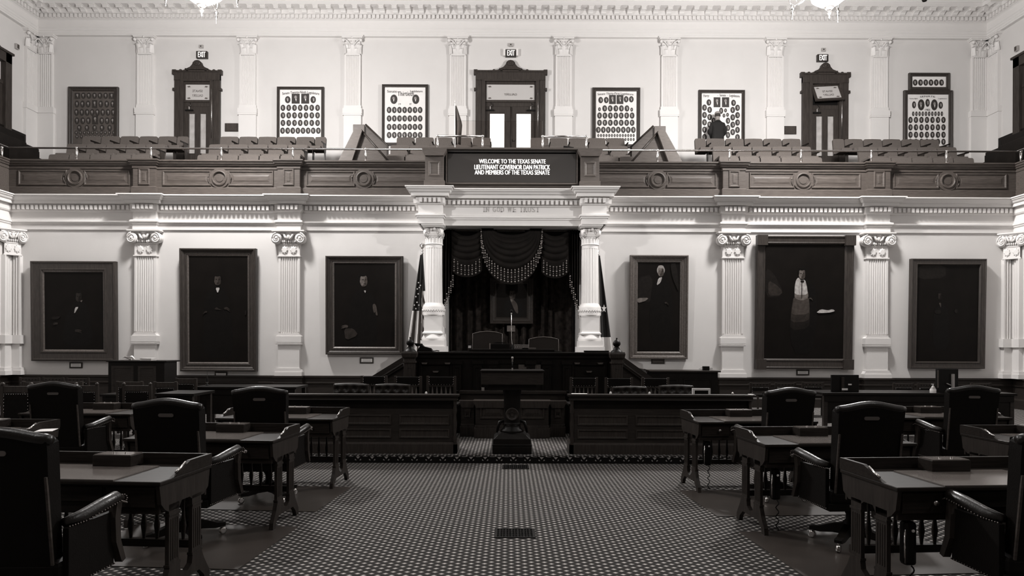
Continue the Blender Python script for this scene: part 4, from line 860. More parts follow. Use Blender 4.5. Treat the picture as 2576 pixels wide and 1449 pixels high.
painting('portrait of a man with a pale shirt front hung on the alcove curtains', (1233, 700, 1341, 815), (1249, 714, 1328, 798), scoop, 'walnut',
         [P_(0, (1266, 796), (1268, 765), (1284, 745), (1310, 755), (1320, 796)), *face(3, 1289, 741, 9, 14, 0), P_(3, (1281, 750), (1290, 752), (1302, 765), (1304, 790), (1296, 785)), P_(4, (1283, 752), (1290, 754), (1288, 762))], Yw=16.72, tilt=0)
x0, x1, z0, z1 = B(1275, 819, 1296, 834, 16.68); t = thing('caption_plaque', 'small dark plaque on the curtain under the alcove portrait', 'plaque', ((x0 + x1) / 2, 16.70, z0)); mb = MB(); mb.rings(-.1, .1, 0, z1 - z0, [(0, 0), (0, .02), (.02, .02), (.022, .01)]); mb.build('plate', 'gilt_edge', t)
# ================================================================ curtains, swags and fringe
t = thing('alcove_curtain', 'dark mottled floor-length curtain closing the back of the alcove', 'curtain', (AX, 16.85, PZ))
mb = MB(); mb.grid(lambda u, v: (-1.52 + 3.04 * u, .07 * sin(u * 2 * pi * 13 + .6 * sin(u * 31)) + .03 * sin(u * 71), 4.25 * v), 220, 2); mb.build('drape', 'curtain', t)
x_ = lambda px, Y=15.62: W(px, 600, Y)[0]
z_ = lambda py, Y=15.62: W(1288, py, Y)[1]
t = thing('pelmet_board', 'dark panelled pelmet board above the swags inside the portico', 'pelmet', (AX, 15.8, 4.0))
bx('board', 'walnut_dark', -1.6, 1.6, 0, .1, z_(600) - 4.0, .24, t)
mb = MB()
for a, b in ((1140, 1205), (1250, 1321), (1365, 1430)): mb.box(x_(a) - AX, x_(b) - AX, -.02, 0, z_(579) - 4, z_(576) - 4)
mb.build('gilt_strip', 'gilt_edge', t)
def swag(label, xl, xr, ztop, drop, sidedrop, Y, nf, n_bead, fringe):
    t = thing('velvet_swag', label, 'swag', ((xl + xr) / 2, Y, ztop), group='dark velvet swags over the alcove'); w_ = xr - xl
    def f(u, v):   # v: 0 top line, 1 bottom edge
        c = 1 - (2 * u - 1) ** 2; edge = abs(2 * u - 1); k = c ** .75
        zz = -(sidedrop * v + (drop - sidedrop) * (v ** 1.25) * k) - .10 * c * (1 - v) * 1.5
        fold = .05 * (abs(sin(v * pi * nf)) ** .6 - .5) * (.3 + .7 * k); spread = 1 - .10 * (1 - v) * 0
        return (-w_ / 2 + w_ * u, -.06 - fold - .10 * k * sin(pi * min(1, v * 1.1)), zz)
    mb = MB(); mb.grid(f, 30, 60); mb.build('drapery', 'velvet', t)
    mb = MB(); g = lambda u, v: (lambda p: (p[0] * (1 + .0 * v), p[1] - .012 - .006 * sin(u * 160), p[2] - fringe * v + .02))(f(u, 1)); mb.grid(g, 160, 3); mb.build('fringe_skirt', 'velvet', t)
    
    for i in range(n_bead):
        mb = MB(); u = (i + .5) / n_bead; u = .5 + (u - .5) * (1 - .04); p = f(u, 1); q = fringe / 5.2
        for j in range(5): mb.ball((p[0], p[1] - .03, p[2] + .03 - q * (j + .3)), .021 if j % 2 == 0 else .013, 8, 6, (1, 1, 1.1))
        mb.ball((p[0], p[1] - .03, p[2] + .07), .015, 6, 4, (1, 1, 2)); mb.build('bead_strand', 'gold_bead', t)
    return t
Ys = 15.62
swag('small dark swag next to the column by the striped flag', x_(1137), x_(1213), z_(578), z_(578) - z_(672), z_(578) - z_(656), Ys, 5, 8, .26)
swag('small dark swag next to the column by the dark flag', x_(1362), x_(1430), z_(578), z_(578) - z_(674), z_(578) - z_(658), Ys, 5, 8, .26)
# the large centre swag hangs from two points; beaded edges run down both sides
t = thing('velvet_swag', 'largest dark swag with a deep beaded curve over the alcove centre', 'swag', (x_(1287), Ys - .10, z_(577)), group='dark velvet swags over the alcove')
k = Ys / F
def edge(u):   # lower beaded edge from the top-outer corner to the other
    a = pi * u; xx = -76 * cos(a) * (1 if True else 0); zz = -113 * sin(a) ** .82
    return xx * k, zz * k
def cs(u, v):
    ex, ez = edge(u); tx = ex * (.60 if abs(ex) > 0 else 1); c = sin(pi * u)
    x = tx * (1 - v) + ex * v; z = -.14 * c * (1 - v) + ez * v ** 1.1
    return (x, -.03 - .055 * (abs(sin(v * pi * 6.5)) ** .6 - .5) * c - .10 * c * sin(pi * v), z)
mb = MB(); mb.grid(cs, 60, 60); mb.build('drapery', 'velvet', t)
mb = MB(); mb.grid(lambda u, v: (lambda p: (p[0], p[1] - .015 - .006 * sin(u * 200), p[2] - .27 * v * min(1, .35 + sin(pi * u)) + .02))(cs(u, 1)), 200, 3); mb.build('fringe_skirt', 'velvet', t)
n = 27
for i in range(n):
    mb = MB(); u = (i + .5) / n; p = cs(u, 1); L_ = .27
    for j in range(5): mb.ball((p[0], p[1] - .035, p[2] + .03 - L_ / 5.2 * (j + .3)), .021 if j % 2 == 0 else .013, 8, 6, (1, 1, 1.1))
    mb.ball((p[0], p[1] - .035, p[2] + .07), .014, 6, 4, (1, 1, 2)); mb.build('bead_strand', 'gold_bead', t)
for s_, pa, pb, nm in ((-1, 1112, 1143, 'striped'), (1, 1432, 1458, 'dark')):
    t = thing('side_tail_drape', 'tall dark side tail of the drapery with beaded stepped edge by the %s flag' % nm, 'drape', (x_((pa + pb) / 2), Ys + .05, z_(577)), group='side tails of the alcove drapery'); w_ = (x_(pb) - x_(pa)); Hh = z_(577) - z_(790)
    def f(u, v, s_=s_, w_=w_, Hh=Hh):
        uu = u if s_ > 0 else 1 - u      # uu = 0 inner, 1 outer
        return (-w_ / 2 + w_ * u, -.05 * sin(u * 2 * pi * 4), -v * (z_(577) - z_(698) + uu * (z_(698) - z_(790))))
    mb = MB(); mb.grid(f, 40, 12); mb.build('drapery', 'velvet', t)
    for i in range(6):
        mb = MB(); p = f((i + .5) / 6, 1)
        for j in range(6): mb.ball((p[0], -.08, p[2] + .10 - j * .05), .021 if j % 2 == 0 else .013, 8, 6)
        mb.build('bead_strand', 'gold_bead', t)
# ================================================================ flags
def flag(label, px, top, us):
    Y = 15.78; x, _ = W(px, 700, Y); t = thing('standing_flag', label, 'flag', (x, Y, PZ)); hp = z_(640, Y) - PZ
    mb = MB(); mb.tube([(0, 0, .05), (0, 0, hp)], .018, 8); mb.lathe([(.16, 0), (.16, .04), (.03, .10)], (0, 0, 0), 16); mb.build('pole', 'brass_dull', t)
    mb = MB(); mb.lathe([(.03, hp), (.035, hp + .02), (.015, hp + .05), (.035, hp + .08), (.012, hp + .11)], (0, 0, 0), 12)
    if us:
        mb.ball((0, 0, hp + .17), .035, 8, 6, (1, 1, 1.8)); mb.ball((-.02, 0, hp + .24), .02, 8, 6)
        for s_ in (-1, 1): mb.prism([(s_ * .01, hp + .12), (s_ * .06, hp + .17), (s_ * .065, hp + .22), (s_ * .03, hp + .245), (s_ * .01, hp + .2)], -.012, .012, 'y')
    else: mb.lathe([(.012, hp + .11), (.004, hp + .30)], (0, 0, 0), 8)
    mb.build('finial', 'brass', t)
    Ht = hp - .02
    def f(u, v):
        w_ = (.05 + .30 * min(1, v * 1.5) + .05 * v); s_ = -1 if us else 1
        o = -.32 if us else .20
        return ((u - (.66 if us else .30)) * w_ * (1.35 if us else 1.25), -.03 - .035 * sin(u * 2 * pi * 2.3 + v) * min(1, v * 3), Ht - v * (Ht - .28 - (0 if us else .0)))
    mb = MB(); NU, NV = 90, 170
    vs = [f(i / NU, j / NV) for j in range(NV + 1) for i in range(NU + 1)]
    for j in range(NV):
        for i in range(NU):
            u, v = (i + .5) / NU, (j + .5) / NV
            if us:
                if v < .40 and (u < .62 or v < .26): m_ = 0
                elif u >= .62: m_ = 1 if int((v * 1.0 - u * .30) * 17) % 2 == 0 else 2
                else: m_ = 1 if int((u + .06 * v) * 6.2) % 2 == 0 else 2
            else:
                m_ = 0 if (u > .45 and v < .62) else (1 if (v < .80 and u > .10) or u < .5 else 2)
                if u > .45 and .585 < v < .62: m_ = 1
            b = j * (NU + 1) + i; mb.F.append([b, b + 1, b + NU + 2, b + NU + 1]); mb.I.append(m_); mb.S.append(True)
    mb.V = vs; mb.build('cloth', ['flag_dark', 'flag_light', 'flag_red'], t)
    mb = MB()
    stars = [(.30, .20), (.42, .235), (.22, .245), (.52, .22), (.35, .28), (.16, .30), (.30, .34), (.45, .36), (.25, .385), (.12, .36)] if us else [(.75, .38)]
    for u, v in stars:
        p = f(u, v); r = .022 if us else .10; pts = []
        for q in range(10): a_ = pi / 2 + q * pi / 5; rr = r if q % 2 == 0 else r * .42; pts.append((p[0] + rr * cos(a_) * (1 if us else .6), p[2] + rr * sin(a_)))
        mb.prism(pts, -.085, -.078, 'y')
    mb.build('star', 'flag_light', t)['label'] = 'pale appliqued five-pointed stars' if us else 'single pale star'
flag('striped and starred flag on an eagle-topped pole beside the portico column', 1062, 640, True)
flag('dark flag with a pale lower edge on a spear-topped pole by the portico', 1504, 640, False)
# ================================================================ rostrum
YR = 11.2; xr = lambda px, Y=YR: W(px, 950, Y)[0]; zr = lambda py, Y=YR: W(1288, py, Y)[1]
bx_plat = struct(bx('floor_dais', 'carpet', xr(1030), xr(1550), YR + .1, YW - .1, PZ, .62))
t = thing('rostrum', 'long dark carved wooden rostrum in front of the columns', 'rostrum', (0, YR, PZ)); zt = zr(886) - PZ
xa, xb = xr(1043), xr(1540)
mb = MB(); mb.box(xa, xb, 0, .08, 0, zt - .03); mb.build('front_board', 'walnut_dark', t)
mb = MB(); mb.box(xa - .02, xb + .02, -.06, .36, zt - .035, zt); mb.box(xa, xb, -.03, .3, zt - .10, zt - .05); mb.build('counter', 'walnut_dark', t, bevel=.006)
for px in (1150, 1202, 1240, 1335, 1375, 1426):
    x = xr(px); mb = MB(); mb.box(x - .07, x + .07, -.05, 0, zt - .72, zt - .16); mb.box(x - .09, x + .09, -.07, 0, zt - .20, zt - .14); mb.box(x - .09, x + .09, -.07, 0, zt - .78, zt - .70); mb.rings(x - .04, x + .04, zt - .65, zt - .25, [(0, 0), (.008, .012), (.02, .002)], y=-.05); mb.build('front_pilaster', 'walnut_dark', t)
for a, b in ((1052, 1140), (1436, 1528)):
    x0, x1 = xr(a), xr(b); mb = MB(); mb.rings(x0, x1, zt - .82, zt - .16, [(0, 0), (.01, .03), (.05, .03), (.07, .008)], y=0); mb.build('side_panel', 'walnut_dark', t)
    for px, py in ((a + 16, 914), (a + 74, 914), ((a + b) / 2, 935)):
        x, z = W(px, py, YR - .05); mb = MB(); mb.prism([(x - .05, z - PZ + .012), (x + .05, z - PZ + .012), (x + .035, z - PZ - .014), (x - .035, z - PZ - .014)], -.065, -.03, 'y'); mb.build('drawer_pull', 'gilt_edge', t)
x0, x1 = xr(1248), xr(1326); mb = MB(); mb.rings(x0, x1, zt - .62, zt - .16, [(0, 0), (.01, .02), (.03, .02), (.04, .004)], y=-.0); mb.build('centre_panel', 'walnut_dark', t)
x0, x1 = xr(1304), xr(1360); mb = MB(); za = zr(933) - PZ; zb = zr(917) - PZ; mb.prism([(x0, za), (x1, za), (x1, zb), (x0 + (x1 - x0) * .72, zb), (x0 + (x1 - x0) * .70, zb - .035), (x0 + (x1 - x0) * .28, zb - .035), (x0 + (x1 - x0) * .27, zb), (x0, zb)], -.03, -.005, 'y'); mb.build('notched_board', 'gilt_edge', t)['label'] = 'paler notched wooden board behind the lectern microphone'
# stepped lower cabinets
def cab(x0, x1, y0, y1, z1, panels, nm):
    mb = MB(); mb.box(x0, x1, y0, y1, 0, z1 - .05); mb.build(nm, 'walnut', t)
    mb = MB(); mb.prism([(x0 - .04, z1 - .0), (x0 - .04, z1 - .03), (x0 - .01, z1 - .06), (x0 + .01, z1 - .11), (x1 - .01, z1 - .11), (x1 + .01, z1 - .06), (x1 + .04, z1 - .03), (x1 + .04, z1)], y0 - .045, y1, 'y'); mb.box(x0 - .02, x1 + .02, y0 - .025, y1, 0, .16); mb.box(x0 - .01, x1 + .01, y0 - .015, y1, .16, .20); mb.build(nm + '_trim', 'walnut_post', t, bevel=.004)
    for a, b in panels:
        mb = MB(); mb.rings(a, b, .30, .55, [(0, 0), (.008, .02), (.025, .02), (.04, .002), (.10, .025)], y=y0 - .001); mb.build(nm + '_panel', 'walnut_post', t)
Yc = 10.6 - YR; q = lambda px: W(px, 1050, 10.6)[0]
cab(q(1196), q(1380), Yc, Yc + .3, zr(1008, 10.6) - PZ, [(q(1207), q(1272)), (q(1308), q(1370))], 'lower_cabinet')
q = lambda px: W(px, 1050, 10.75)[0]
for a, b in ((1160, 1192), (1386, 1420)): cab(q(a), q(b), 10.78 - YR, 10.78 - YR + .3, zr(1008, 10.78) - PZ, [(q(a + 8), q(b - 8))], 'end_cabinet')
x0, x1 = W(1158, 985, 10.95)[0], W(1422, 985, 10.95)[0]; mb = MB(); mb.box(x0, x1, 10.98 - YR, 0, 0, zr(990, 10.95) - PZ); mb.box(x0 - .02, x1 + .02, 10.94 - YR, 0, zr(991, 10.95) - PZ, zr(984, 10.95) - PZ); mb.build('ledge_block', 'walnut', t, bevel=.004)
# upper reading desk on the counter
x0, x1 = W(1140, 880, 11.75)[0], W(1410, 880, 11.75)[0]; zz = zr(880, 11.7) - PZ
mb = MB(); mb.box(x0, x1, .5, .74, .5, zz - .02); mb.box(W(1180, 878, 11.7)[0], W(1395, 878, 11.7)[0], .46, .76, zz - .03, zz + .01); mb.box(x0 - .02, x1 + .02, .47, .8, zz - .06, zz - .02); mb.build('upper_desk', 'walnut_dark', t, bevel=.006)
# newels with urn finials
for a, b, l in ((1015, 1048, 'near the striped flag'), (1534, 1568, 'near the dark flag')):
    x = xr((a + b) / 2, 11.1); t = thing('newel_post', 'square dark newel post with urn finial %s' % l, 'newel post', (x, 11.1, PZ), group='newel posts of the rostrum'); zt_ = zr(885, 11.1) - PZ
    mb = MB(); mb.box(-.088, .088, -.088, .088, .1, zt_ - .1); mb.box(-.10, .10, -.10, .10, 0, .12); mb.box(-.105, .105, -.105, .105, zr(914, 11.1) - PZ, zr(909, 11.1) - PZ)
    mb.rings(-.035, .035, .5, zr(925, 11.1) - PZ, [(0, 0), (.006, .012), (.014, .004)], y=-.089); mb.build('shaft', 'walnut_post', t, bevel=.003)
    mb = MB(); mb.sq([(.09, zt_ - .12), (.115, zt_ - .09), (.125, zt_ - .03), (.115, zt_ - .0)], (0, 0, 0)); mb.build('cap', 'walnut_post', t, bevel=.003)
    mb = MB(); h = zt_; mb.lathe([(.10, h), (.085, h + .025), (.055, h + .04), (.05, h + .07), (.032, h + .09), (.05, h + .105), (.065, h + .13), (.06, h + .165), (.035, h + .19), (.014, h + .205), (.010, h + .215), (.017, h + .228), (0, h + .24)], (0, 0, 0), 20); mb.build('urn_finial', 'walnut_dark', t)
# sloping stair rails either side
for s_, x0p, x1p, l in ((-1, 1016, 930, 'by the pale-gloves portrait'), (1, 1566, 1622, 'by the ornate white-haired portrait')):
    Yq = 11.9; X0, Z0 = W(x0p, 897, Yq); X1, Z1 = W(x1p, 950 if s_ < 0 else 937, Yq); t = thing('stair_balustrade', 'dark closed sloping stair rail %s' % l, 'stair rail', (0, Yq, 0), group='stair rails of the rostrum')
    dx = .5 * (1 if X1 > X0 else -1); sl = (Z1 - Z0) / (X1 - X0); X2 = X1 + dx; Z2 = Z1 + sl * dx
    mb = MB(); mb.prism([(X0, PZ), (X2, PZ), (X2, Z2 - .14), (X0, Z0 - .14)], 0, .10, 'y'); mb.build('closed_panel', 'walnut', t)
    mb = MB(); mb.prism([(X0, Z0 - .17), (X2, Z2 - .17), (X2, Z2), (X0, Z0)], -.05, .15, 'y'); mb.tube([(X0, -.05, Z0 - .12), (X2, -.05, Z2 - .12)], .018, 8); mb.build('hand_rail', 'walnut', t, bevel=.01)
    bx('lower_post', 'walnut_post', X2 - .07, X2 + .07, -.02, .12, PZ, Z2 + .02, t, bevel=.006)
# rostrum chairs, microphone and small things on top
for a, b, tp, l, rd in ((1190, 1263, 834, 'taller leather armchair behind the rostrum, near the striped flag', .02), (1331, 1404, 848, 'lower leather armchair behind the rostrum, near the dark flag', .035)):
    Y = 12.5; x0, x1, z0, z1 = B(a, tp, b, 880, Y); z0 = .62; t = thing('rostrum_chair', l, 'chair', ((x0 + x1) / 2, Y, z0), group='leather armchairs behind the rostrum'); hw = (x1 - x0) / 2; h = z1 - z0
    pts = [(-hw, .45), (hw, .45), (hw, h - .045), (hw - .03, h - .02), (hw * .5, h - .012), (0, h), (-hw * .5, h - .012), (-hw + .03, h - .02), (-hw, h - .045)]
    mb = MB(); mb.prism(pts, -.05, .05, 'y'); mb.build('backrest', 'leather_rostrum', t, bevel=.02)
    mb = MB(); mb.tube([(-hw, -.05, .45), (-hw, -.05, h - .04), (-hw * .5, -.05, h - .01), (0, -.05, h), (hw * .5, -.05, h - .01), (hw, -.05, h - .04), (hw, -.05, .45)], .010, 6); mb.build('piping', 'gilt_edge', t)
    bx('seat', 'leather_rostrum', -hw, hw, -.5, 0, .35, .48, t, bevel=.03)
    for s_ in (-1, 1): bx('armrest', 'walnut_dark', s_ * hw - .03, s_ * hw + .03, -.45, 0, .6, .66, t, bevel=.01)
    mb = MB(); mb.lathe([(.03, .05), (.03, .36)], (0, -.2, 0), 10); mb.box(-.3, .3, -.24, -.16, 0, .06); mb.box(-.04, .04, -.5, .1, 0, .06); mb.build('pedestal_base', 'walnut_dark', t)
zd = zr(880, 11.7)
x, z = W(1288, 878, 11.68); t = thing('gooseneck_microphone', 'tall thin gooseneck microphone rising in front of the alcove portrait', 'microphone', (x, 11.72, zd + .01))
h = W(1284, 783, 11.68)[1] - zd; mb = MB(); mb.tube([(.005, 0, 0), (.0, 0, .1), (-.01, 0, .2), (-.012, 0, h - .04)], [.010, .006, .005, .004], 8); mb.build('gooseneck', 'nickel', t); mb = MB(); mb.lathe([(.035, 0), (.03, .015), (.012, .08)], (.005, 0, 0), 12); mb.build('base', 'black_plastic', t); mb = MB(); mb.ball((-.012, 0, h - .01), .02, 10, 8, (1, 1, 1.6)); mb.build('windscreen', 'black_matte', t); mb = MB(); mb.lathe([(.012, h - .055), (.012, h - .035)], (-.012, 0, 0), 8); mb.build('collar', 'nickel', t)
def small(name, label, cat, box, Y, m, depth=.12, bev=.004, grp=None, z0=None):
    x0, x1, za, zb = B(*box, Y); za = za if z0 is None else z0; t = thing(name, label, cat, ((x0 + x1) / 2, Y, za), group=grp); bx('body', m, (x0 - x1) / 2, (x1 - x0) / 2, -depth / 2, depth / 2, 0, zb - za, t, bevel=bev); return t
zc = zd + .012
tt = small('desk_console', 'low black desk console on the rostrum below the taller chair', 'console', (1234, 865, 1282, 880), 11.75, 'black_plastic', z0=zc); bx('side_trim', 'nickel', -.185, -.165, -.062, .06, 0, .10, tt); mb = MB(); mb.prism([(-.13, .10), (.13, .10), (.06, .118), (-.06, .118)], -.05, .05, 'y'); mb.build('arched_top', 'black_plastic', tt)
tt = small('name_plate', 'small bright metal strip console beside the gooseneck microphone base', 'console', (1293, 867, 1329, 878), 11.75, 'brass_dull', z0=zc)
mb = MB(); [mb.ball((-.1 + k * .033, -.065, .035), .006, 6, 4) for k in range(7)]; mb.build('button_row', 'nickel', tt)
tt = small('desk_clock', 'small square bright clock at the rostrum end near the striped flag', 'clock', (1177, 866, 1187, 876), 11.75, 'black_plastic', z0=zc); bx('face', 'white_plastic', -.025, .025, -.063, -.06, .015, .06, tt)
tt = small('paper_stack', 'low stack of papers on the rostrum below the lower chair', 'papers', (1313, 875, 1348, 879), 11.75, 'gilt_edge', z0=zc)
x, z = W(1068, 872, 11.3); t = thing('telephone', 'black desk telephone at the rostrum end beside the urn finial', 'telephone', (x, 11.3, zr(886) + .003))
mb = MB(); mb.prism([(-.12, 0), (.15, 0), (.10, .06), (-.06, .10)], -.10, .10, 'y'); mb.build('base', 'black_plastic', t, bevel=.006); mb = MB(Matrix.Translation((0, 0, .06)) @ Matrix.Rotation(R(35), 4, 'Y')); mb.box(-.10, .10, -.09, .09, .0, .02); mb.build('display', 'black_plastic', t, bevel=.004)
mb = MB(); mb.prism([(-.17, .14), (-.04, .135), (-.02, .10), (-.13, .085)], -.05, .02, 'y'); mb.build('handset', 'black_plastic', t, bevel=.006)
mb = MB(); mb.tube([(.12, -.05, .01), (.18, -.06, .012), (.21, -.04, .018), (.25, -.05, .012)], .009, 6); mb.build('cord', 'black_plastic', t)
small('folder', 'thin dark folder lying near the column base by the dark flag', 'folder', (1470, 882, 1530, 886), 11.35, 'black_plastic', depth=.2, z0=zr(886) + .002)
# ================================================================ lectern
Yl = 9.05; x, _ = W(1288, 1140, Yl); t = thing('lectern', 'dark wooden lectern with broad desk and carved column in the centre aisle', 'lectern', (x, Yl + .27, PZ)); s = Yl / F
zl = lambda py: W(1288, py, Yl)[1] - PZ
mb = MB(); mb.box(-.265, .265, -.265, .265, 0, .105); mb.sq([(.265, .105), (.27, .125), (.26, .135)], (0, 0, 0)); mb.sq([(.255, .135), (.25, .20), (.20, .245), (.15, .27)], (0, 0, 0)); mb.lathe([(.16, .26), (.165, .29), (.13, .33), (.115, .36), (.125, .38), (.115, .40)], (0, 0, 0), 28)
mb.build('plinth', 'walnut_dark', t, bevel=.012)
mb = MB(); mb.lathe([(.115, .40), (.11, .45), (.115, zl(1000)), (.13, zl(985)), (.16, zl(975))], (0, 0, 0), 28); mb.build('column', 'walnut_dark', t)
mb = MB(); mb.lathe([(.085, 0), (.09, .015), (.075, .02), (.07, .012), (0, .014)], (0, -.115, zl(1045)), 24, 'y'); mb.tube([(.0 + .05 * cos(a * pi / 5 + pi / 2) * (1 if a % 2 == 0 else .42), -.135, zl(1045) + .05 * sin(a * pi / 5 + pi / 2) * (1 if a % 2 == 0 else .42)) for a in range(11)], .004, 4); mb.build('carved_medallion', 'walnut_post', t)
for s_ in (-1, 1):
    mb = MB(); mb.tube([(s_ * .11, -.0, .42), (s_ * .17, -.02, .40), (s_ * .19, -.02, .34), (s_ * .21, -.02, .26)], [.02, .025, .02, .015], 8); mb.build('foot_scroll', 'walnut_dark', t)
mb = MB(); mb.box(-.33, .33, -.22, .22, zl(982), zl(968)); mb.build('lower_tray', 'walnut_dark', t, bevel=.006)
hw = 81 * s; mb = MB(); mb.box(-hw + .015, hw - .015, -.27, .25, zl(968), zl(936)); mb.build('desk_body', 'walnut', t, bevel=.006)
mb = MB(); mb.box(-hw - .0, hw + .0, -.29, .27, zl(936), zl(932)); mb.build('desk_top', 'walnut_dark', t, bevel=.004)
x, z = W(1289, 932, Yl); t2 = thing('lectern_microphone', 'short bright-tipped microphone standing on the lectern', 'microphone', (x, Yl + .15, PZ + zl(932)))
h = 34 * s; mb = MB(); mb.tube([(0, 0, 0), (0, 0, h * .62)], .006, 8); mb.build('stem', 'black_plastic', t2); mb = MB(); mb.lathe([(.009, .0), (.009, .03)], (0, 0, 0), 10); mb.lathe([(.010, h * .62), (.011, h * .75)], (0, 0, 0), 10); mb.build('metal_collar', 'nickel', t2); mb = MB(); mb.lathe([(.010, h * .75), (.014, h * .85), (.016, h * .95), (.008, h)], (0, 0, 0), 12); mb.build('head', 'brass_dull', t2)
tt = small('glass_block', 'tiny clear block on the ledge beside the lectern tray', 'glass block', (1211, 974, 1219, 980), 10.96, 'nickel', depth=.04, z0=zr(984, 10.95) + .001)
# ================================================================ clerks' long desks
def long_desk(label, x0, x1, Y, zt, cols, inner):
    t = thing('clerk_desk', label, 'desk', (0, Y, PZ), group='long panelled desks before the rostrum'); h = zt - PZ
    mb = MB(); mb.box(x0 - .03, x1 + .03, -.03, .12, h - .03, h); mb.box(x0, x1, -.005, .10, h - .075, h - .035); mb.box(x0 - .01, x1 + .01, -.015, .105, h - .082, h - .07); mb.build('front_ledge', 'walnut', t, bevel=.005)
    mb = MB(); mb.box(x0 - .01, x1 + .01, .10, .50, h - .17, h - .14); mb.build('worktop', 'walnut_dark', t, bevel=.005)
    mb = MB(); mb.box(x0 + .05, x1 - .05, .08, .46, .12, h - .17); mb.build('carcass', 'walnut_dark', t)
    mb = MB(); mb.box(x0, x1, .0, .1, 0, .125); mb.prism([(.0, .125), (.03, .15), (.05, .15), (.05, .125)], x0, x1, 'x'); mb.box(x0, x0 + .05, 0, .48, 0, .14); mb.box(x1 - .05, x1, 0, .48, 0, .14); mb.build('plinth', 'walnut_post', t)
    mb = MB(); mb.box(x0 + .03, x1 - .03, .04, .08, .15, h - .20); mb.build('front_board', 'walnut', t); bx('shaded_frieze', 'walnut_dark', x0 + .03, x1 - .03, .055, .10, h - .20, h - .07, t)  # darker wood in the frieze stands for shade under the ledge
    n = cols; W_ = (x1 - x0 - .1) / n
    for i in range(n):
        for za, zb in ((.20, .33), (.38, .52)):
            mb = MB(); mb.rings(x0 + .05 + i * W_ + .05, x0 + .05 + (i + 1) * W_ - .05, za, zb, [(0, 0), (.006, .014), (.02, .014), (.032, .001), (.036, .001)], y=.04); mb.build('front_panel', 'walnut_post', t)
    for x in (x0 + .03, x1 - .03):
        mb = MB(); mb.lathe([(.022, .14), (.03, .2), (.018, .26), (.03, .4), (.018, .52), (.03, .58), (.02, .64), (.028, h - .08)], (x, .03, 0), 12); mb.build('corner_turning', 'walnut_post', t)
    return t
q = lambda px, Y=9.08: W(px, 1000, Y)[0]
zc_ = W(1000, 992, 9.05)[1]
long_desk('long panelled clerk desk under the tufted chairs, before the pale-gloves portrait', q(690), q(1150), 9.08, zc_, 3, 1)
long_desk('long panelled clerk desk holding the white-framed monitor', q(1434), q(1895), 9.08, W(1660, 993, 9.05)[1], 3, 0)
def slatchair(name, label, px0, px1, py_top, Y, style, rz=0, grp=None, zf=PZ):
    x, z = W((px0 + px1) / 2, py_top, Y); hw = (px1 - px0) * Y / F / 2; t = thing(name, label, 'chair', (x, Y, zf), rz, grp); h = z - zf
    for s_ in (-1, 1):
        mb = MB(); mb.prism([(0, 0), (.045, 0), (.02, .42), (.0, h), (-.035, h), (-.02, .42)], s_ * (hw - .022) - .02, s_ * (hw - .022) + .02, 'x')
        if style == 'knob': mb.ball((s_ * (hw - .022), -.018, h + .01), .026, 8, 6)
        mb.build('back_post', 'walnut_post' if style != 'pierced' else 'walnut', t, bevel=.004)
        mb = MB(); mb.box(s_ * (hw - .022) - .018, s_ * (hw - .022) + .018, -.46, -.42, 0, .43); mb.build('leg', 'walnut_post', t, bevel=.004)
    w_ = hw - .04
    if style == 'spindle':
        mb = MB(); mb.box(-w_, w_, -.035, .012, h - .14, h - .01); mb.build('leather_headrest', 'leather_black', t, bevel=.012); mb = MB(); mb.box(-w_, w_, -.02, .01, h - .165, h - .148); mb.box(-w_, w_, -.02, .01, .50, .53); mb.build('cross_rail', 'walnut_post', t)
        mb = MB()
        for k in range(9): mb.ball((-w_ * .9 + w_ * 1.8 * k / 8, -.037, h - .135), .0045, 6, 4)
        for s_ in (-1, 1):
            for k in range(4): mb.ball((s_ * w_ * .97, -.037, h - .02 - k * .035), .0055, 6, 4)
        mb.build('nailhead_trim', 'brass', t)
        for k in range(5):
            xx = -w_ * .72 + w_ * 1.44 * k / 4; z1 = h - .165; mb = MB(); mb.lathe([(.005, .52), (.007, z1 - .17), (.016, z1 - .12), (.012, z1 - .08), (.005, z1)], (xx, -.005, 0), 8); mb.build('spindle', 'gilt_edge', t)
    elif style in ('knob', 'plain', 'pierced'):
        mb = MB(); mb.box(-w_, w_, -.03, .0, h - .09, h - .01)
        mb.build('top_rail', 'walnut_post' if style != 'pierced' else 'walnut', t, bevel=.004)
        if style == 'pierced':
            mb = MB(); [mb.lathe([(.012, 0), (.012, .004)], (-w_ * .75 + w_ * 1.5 * k / 4, -.031, h - .05), 10, 'y') for k in range(5)]; mb.build('dark_hole_disc', 'black_matte', t)  # raised black discs stand for the darkness of the holes
        mb = MB(); mb.box(-w_ + .01, w_ - .01, -.035, .01, .50, h - .10); mb.build('leather_back', 'leather_black', t, bevel=.01)
        mb = MB()
        for k in range(11): mb.ball((-w_ * .92 + w_ * 1.84 * k / 10, -.037, h - .108), .005, 6, 4)
        for s_ in (-1, 1):
            for k in range(6): mb.ball((s_ * w_ * .93, -.037, h - .13 - k * .04), .005, 6, 4)
        mb.build('nailhead_trim', 'brass', t)
    mb = MB(); mb.box(-hw, hw, -.46, .03, .40, .46); mb.build('seat', 'leather_black', t, bevel=.015)
    return t
for a, b, tp, l in ((908, 975, 945, 'first spindle-back chair from the stair rail by the pale-gloves portrait'), (992, 1062, 946, 'middle spindle-back chair between the newel post and tufted chairs'), (1073, 1148, 946, 'spindle-back chair next to the lectern, striped-flag side'),
                    (1433, 1504, 949, 'spindle-back chair next to the lectern, dark-flag side'), (1521, 1592, 950, 'middle spindle-back chair below the newel post, dark-flag side'), (1613, 1683, 950, 'spindle-back chair just below the low sideboard')):
    slatchair('spindle_chair', l, a, b, tp, 10.72, 'spindle', grp='spindle-back chairs below the rostrum')
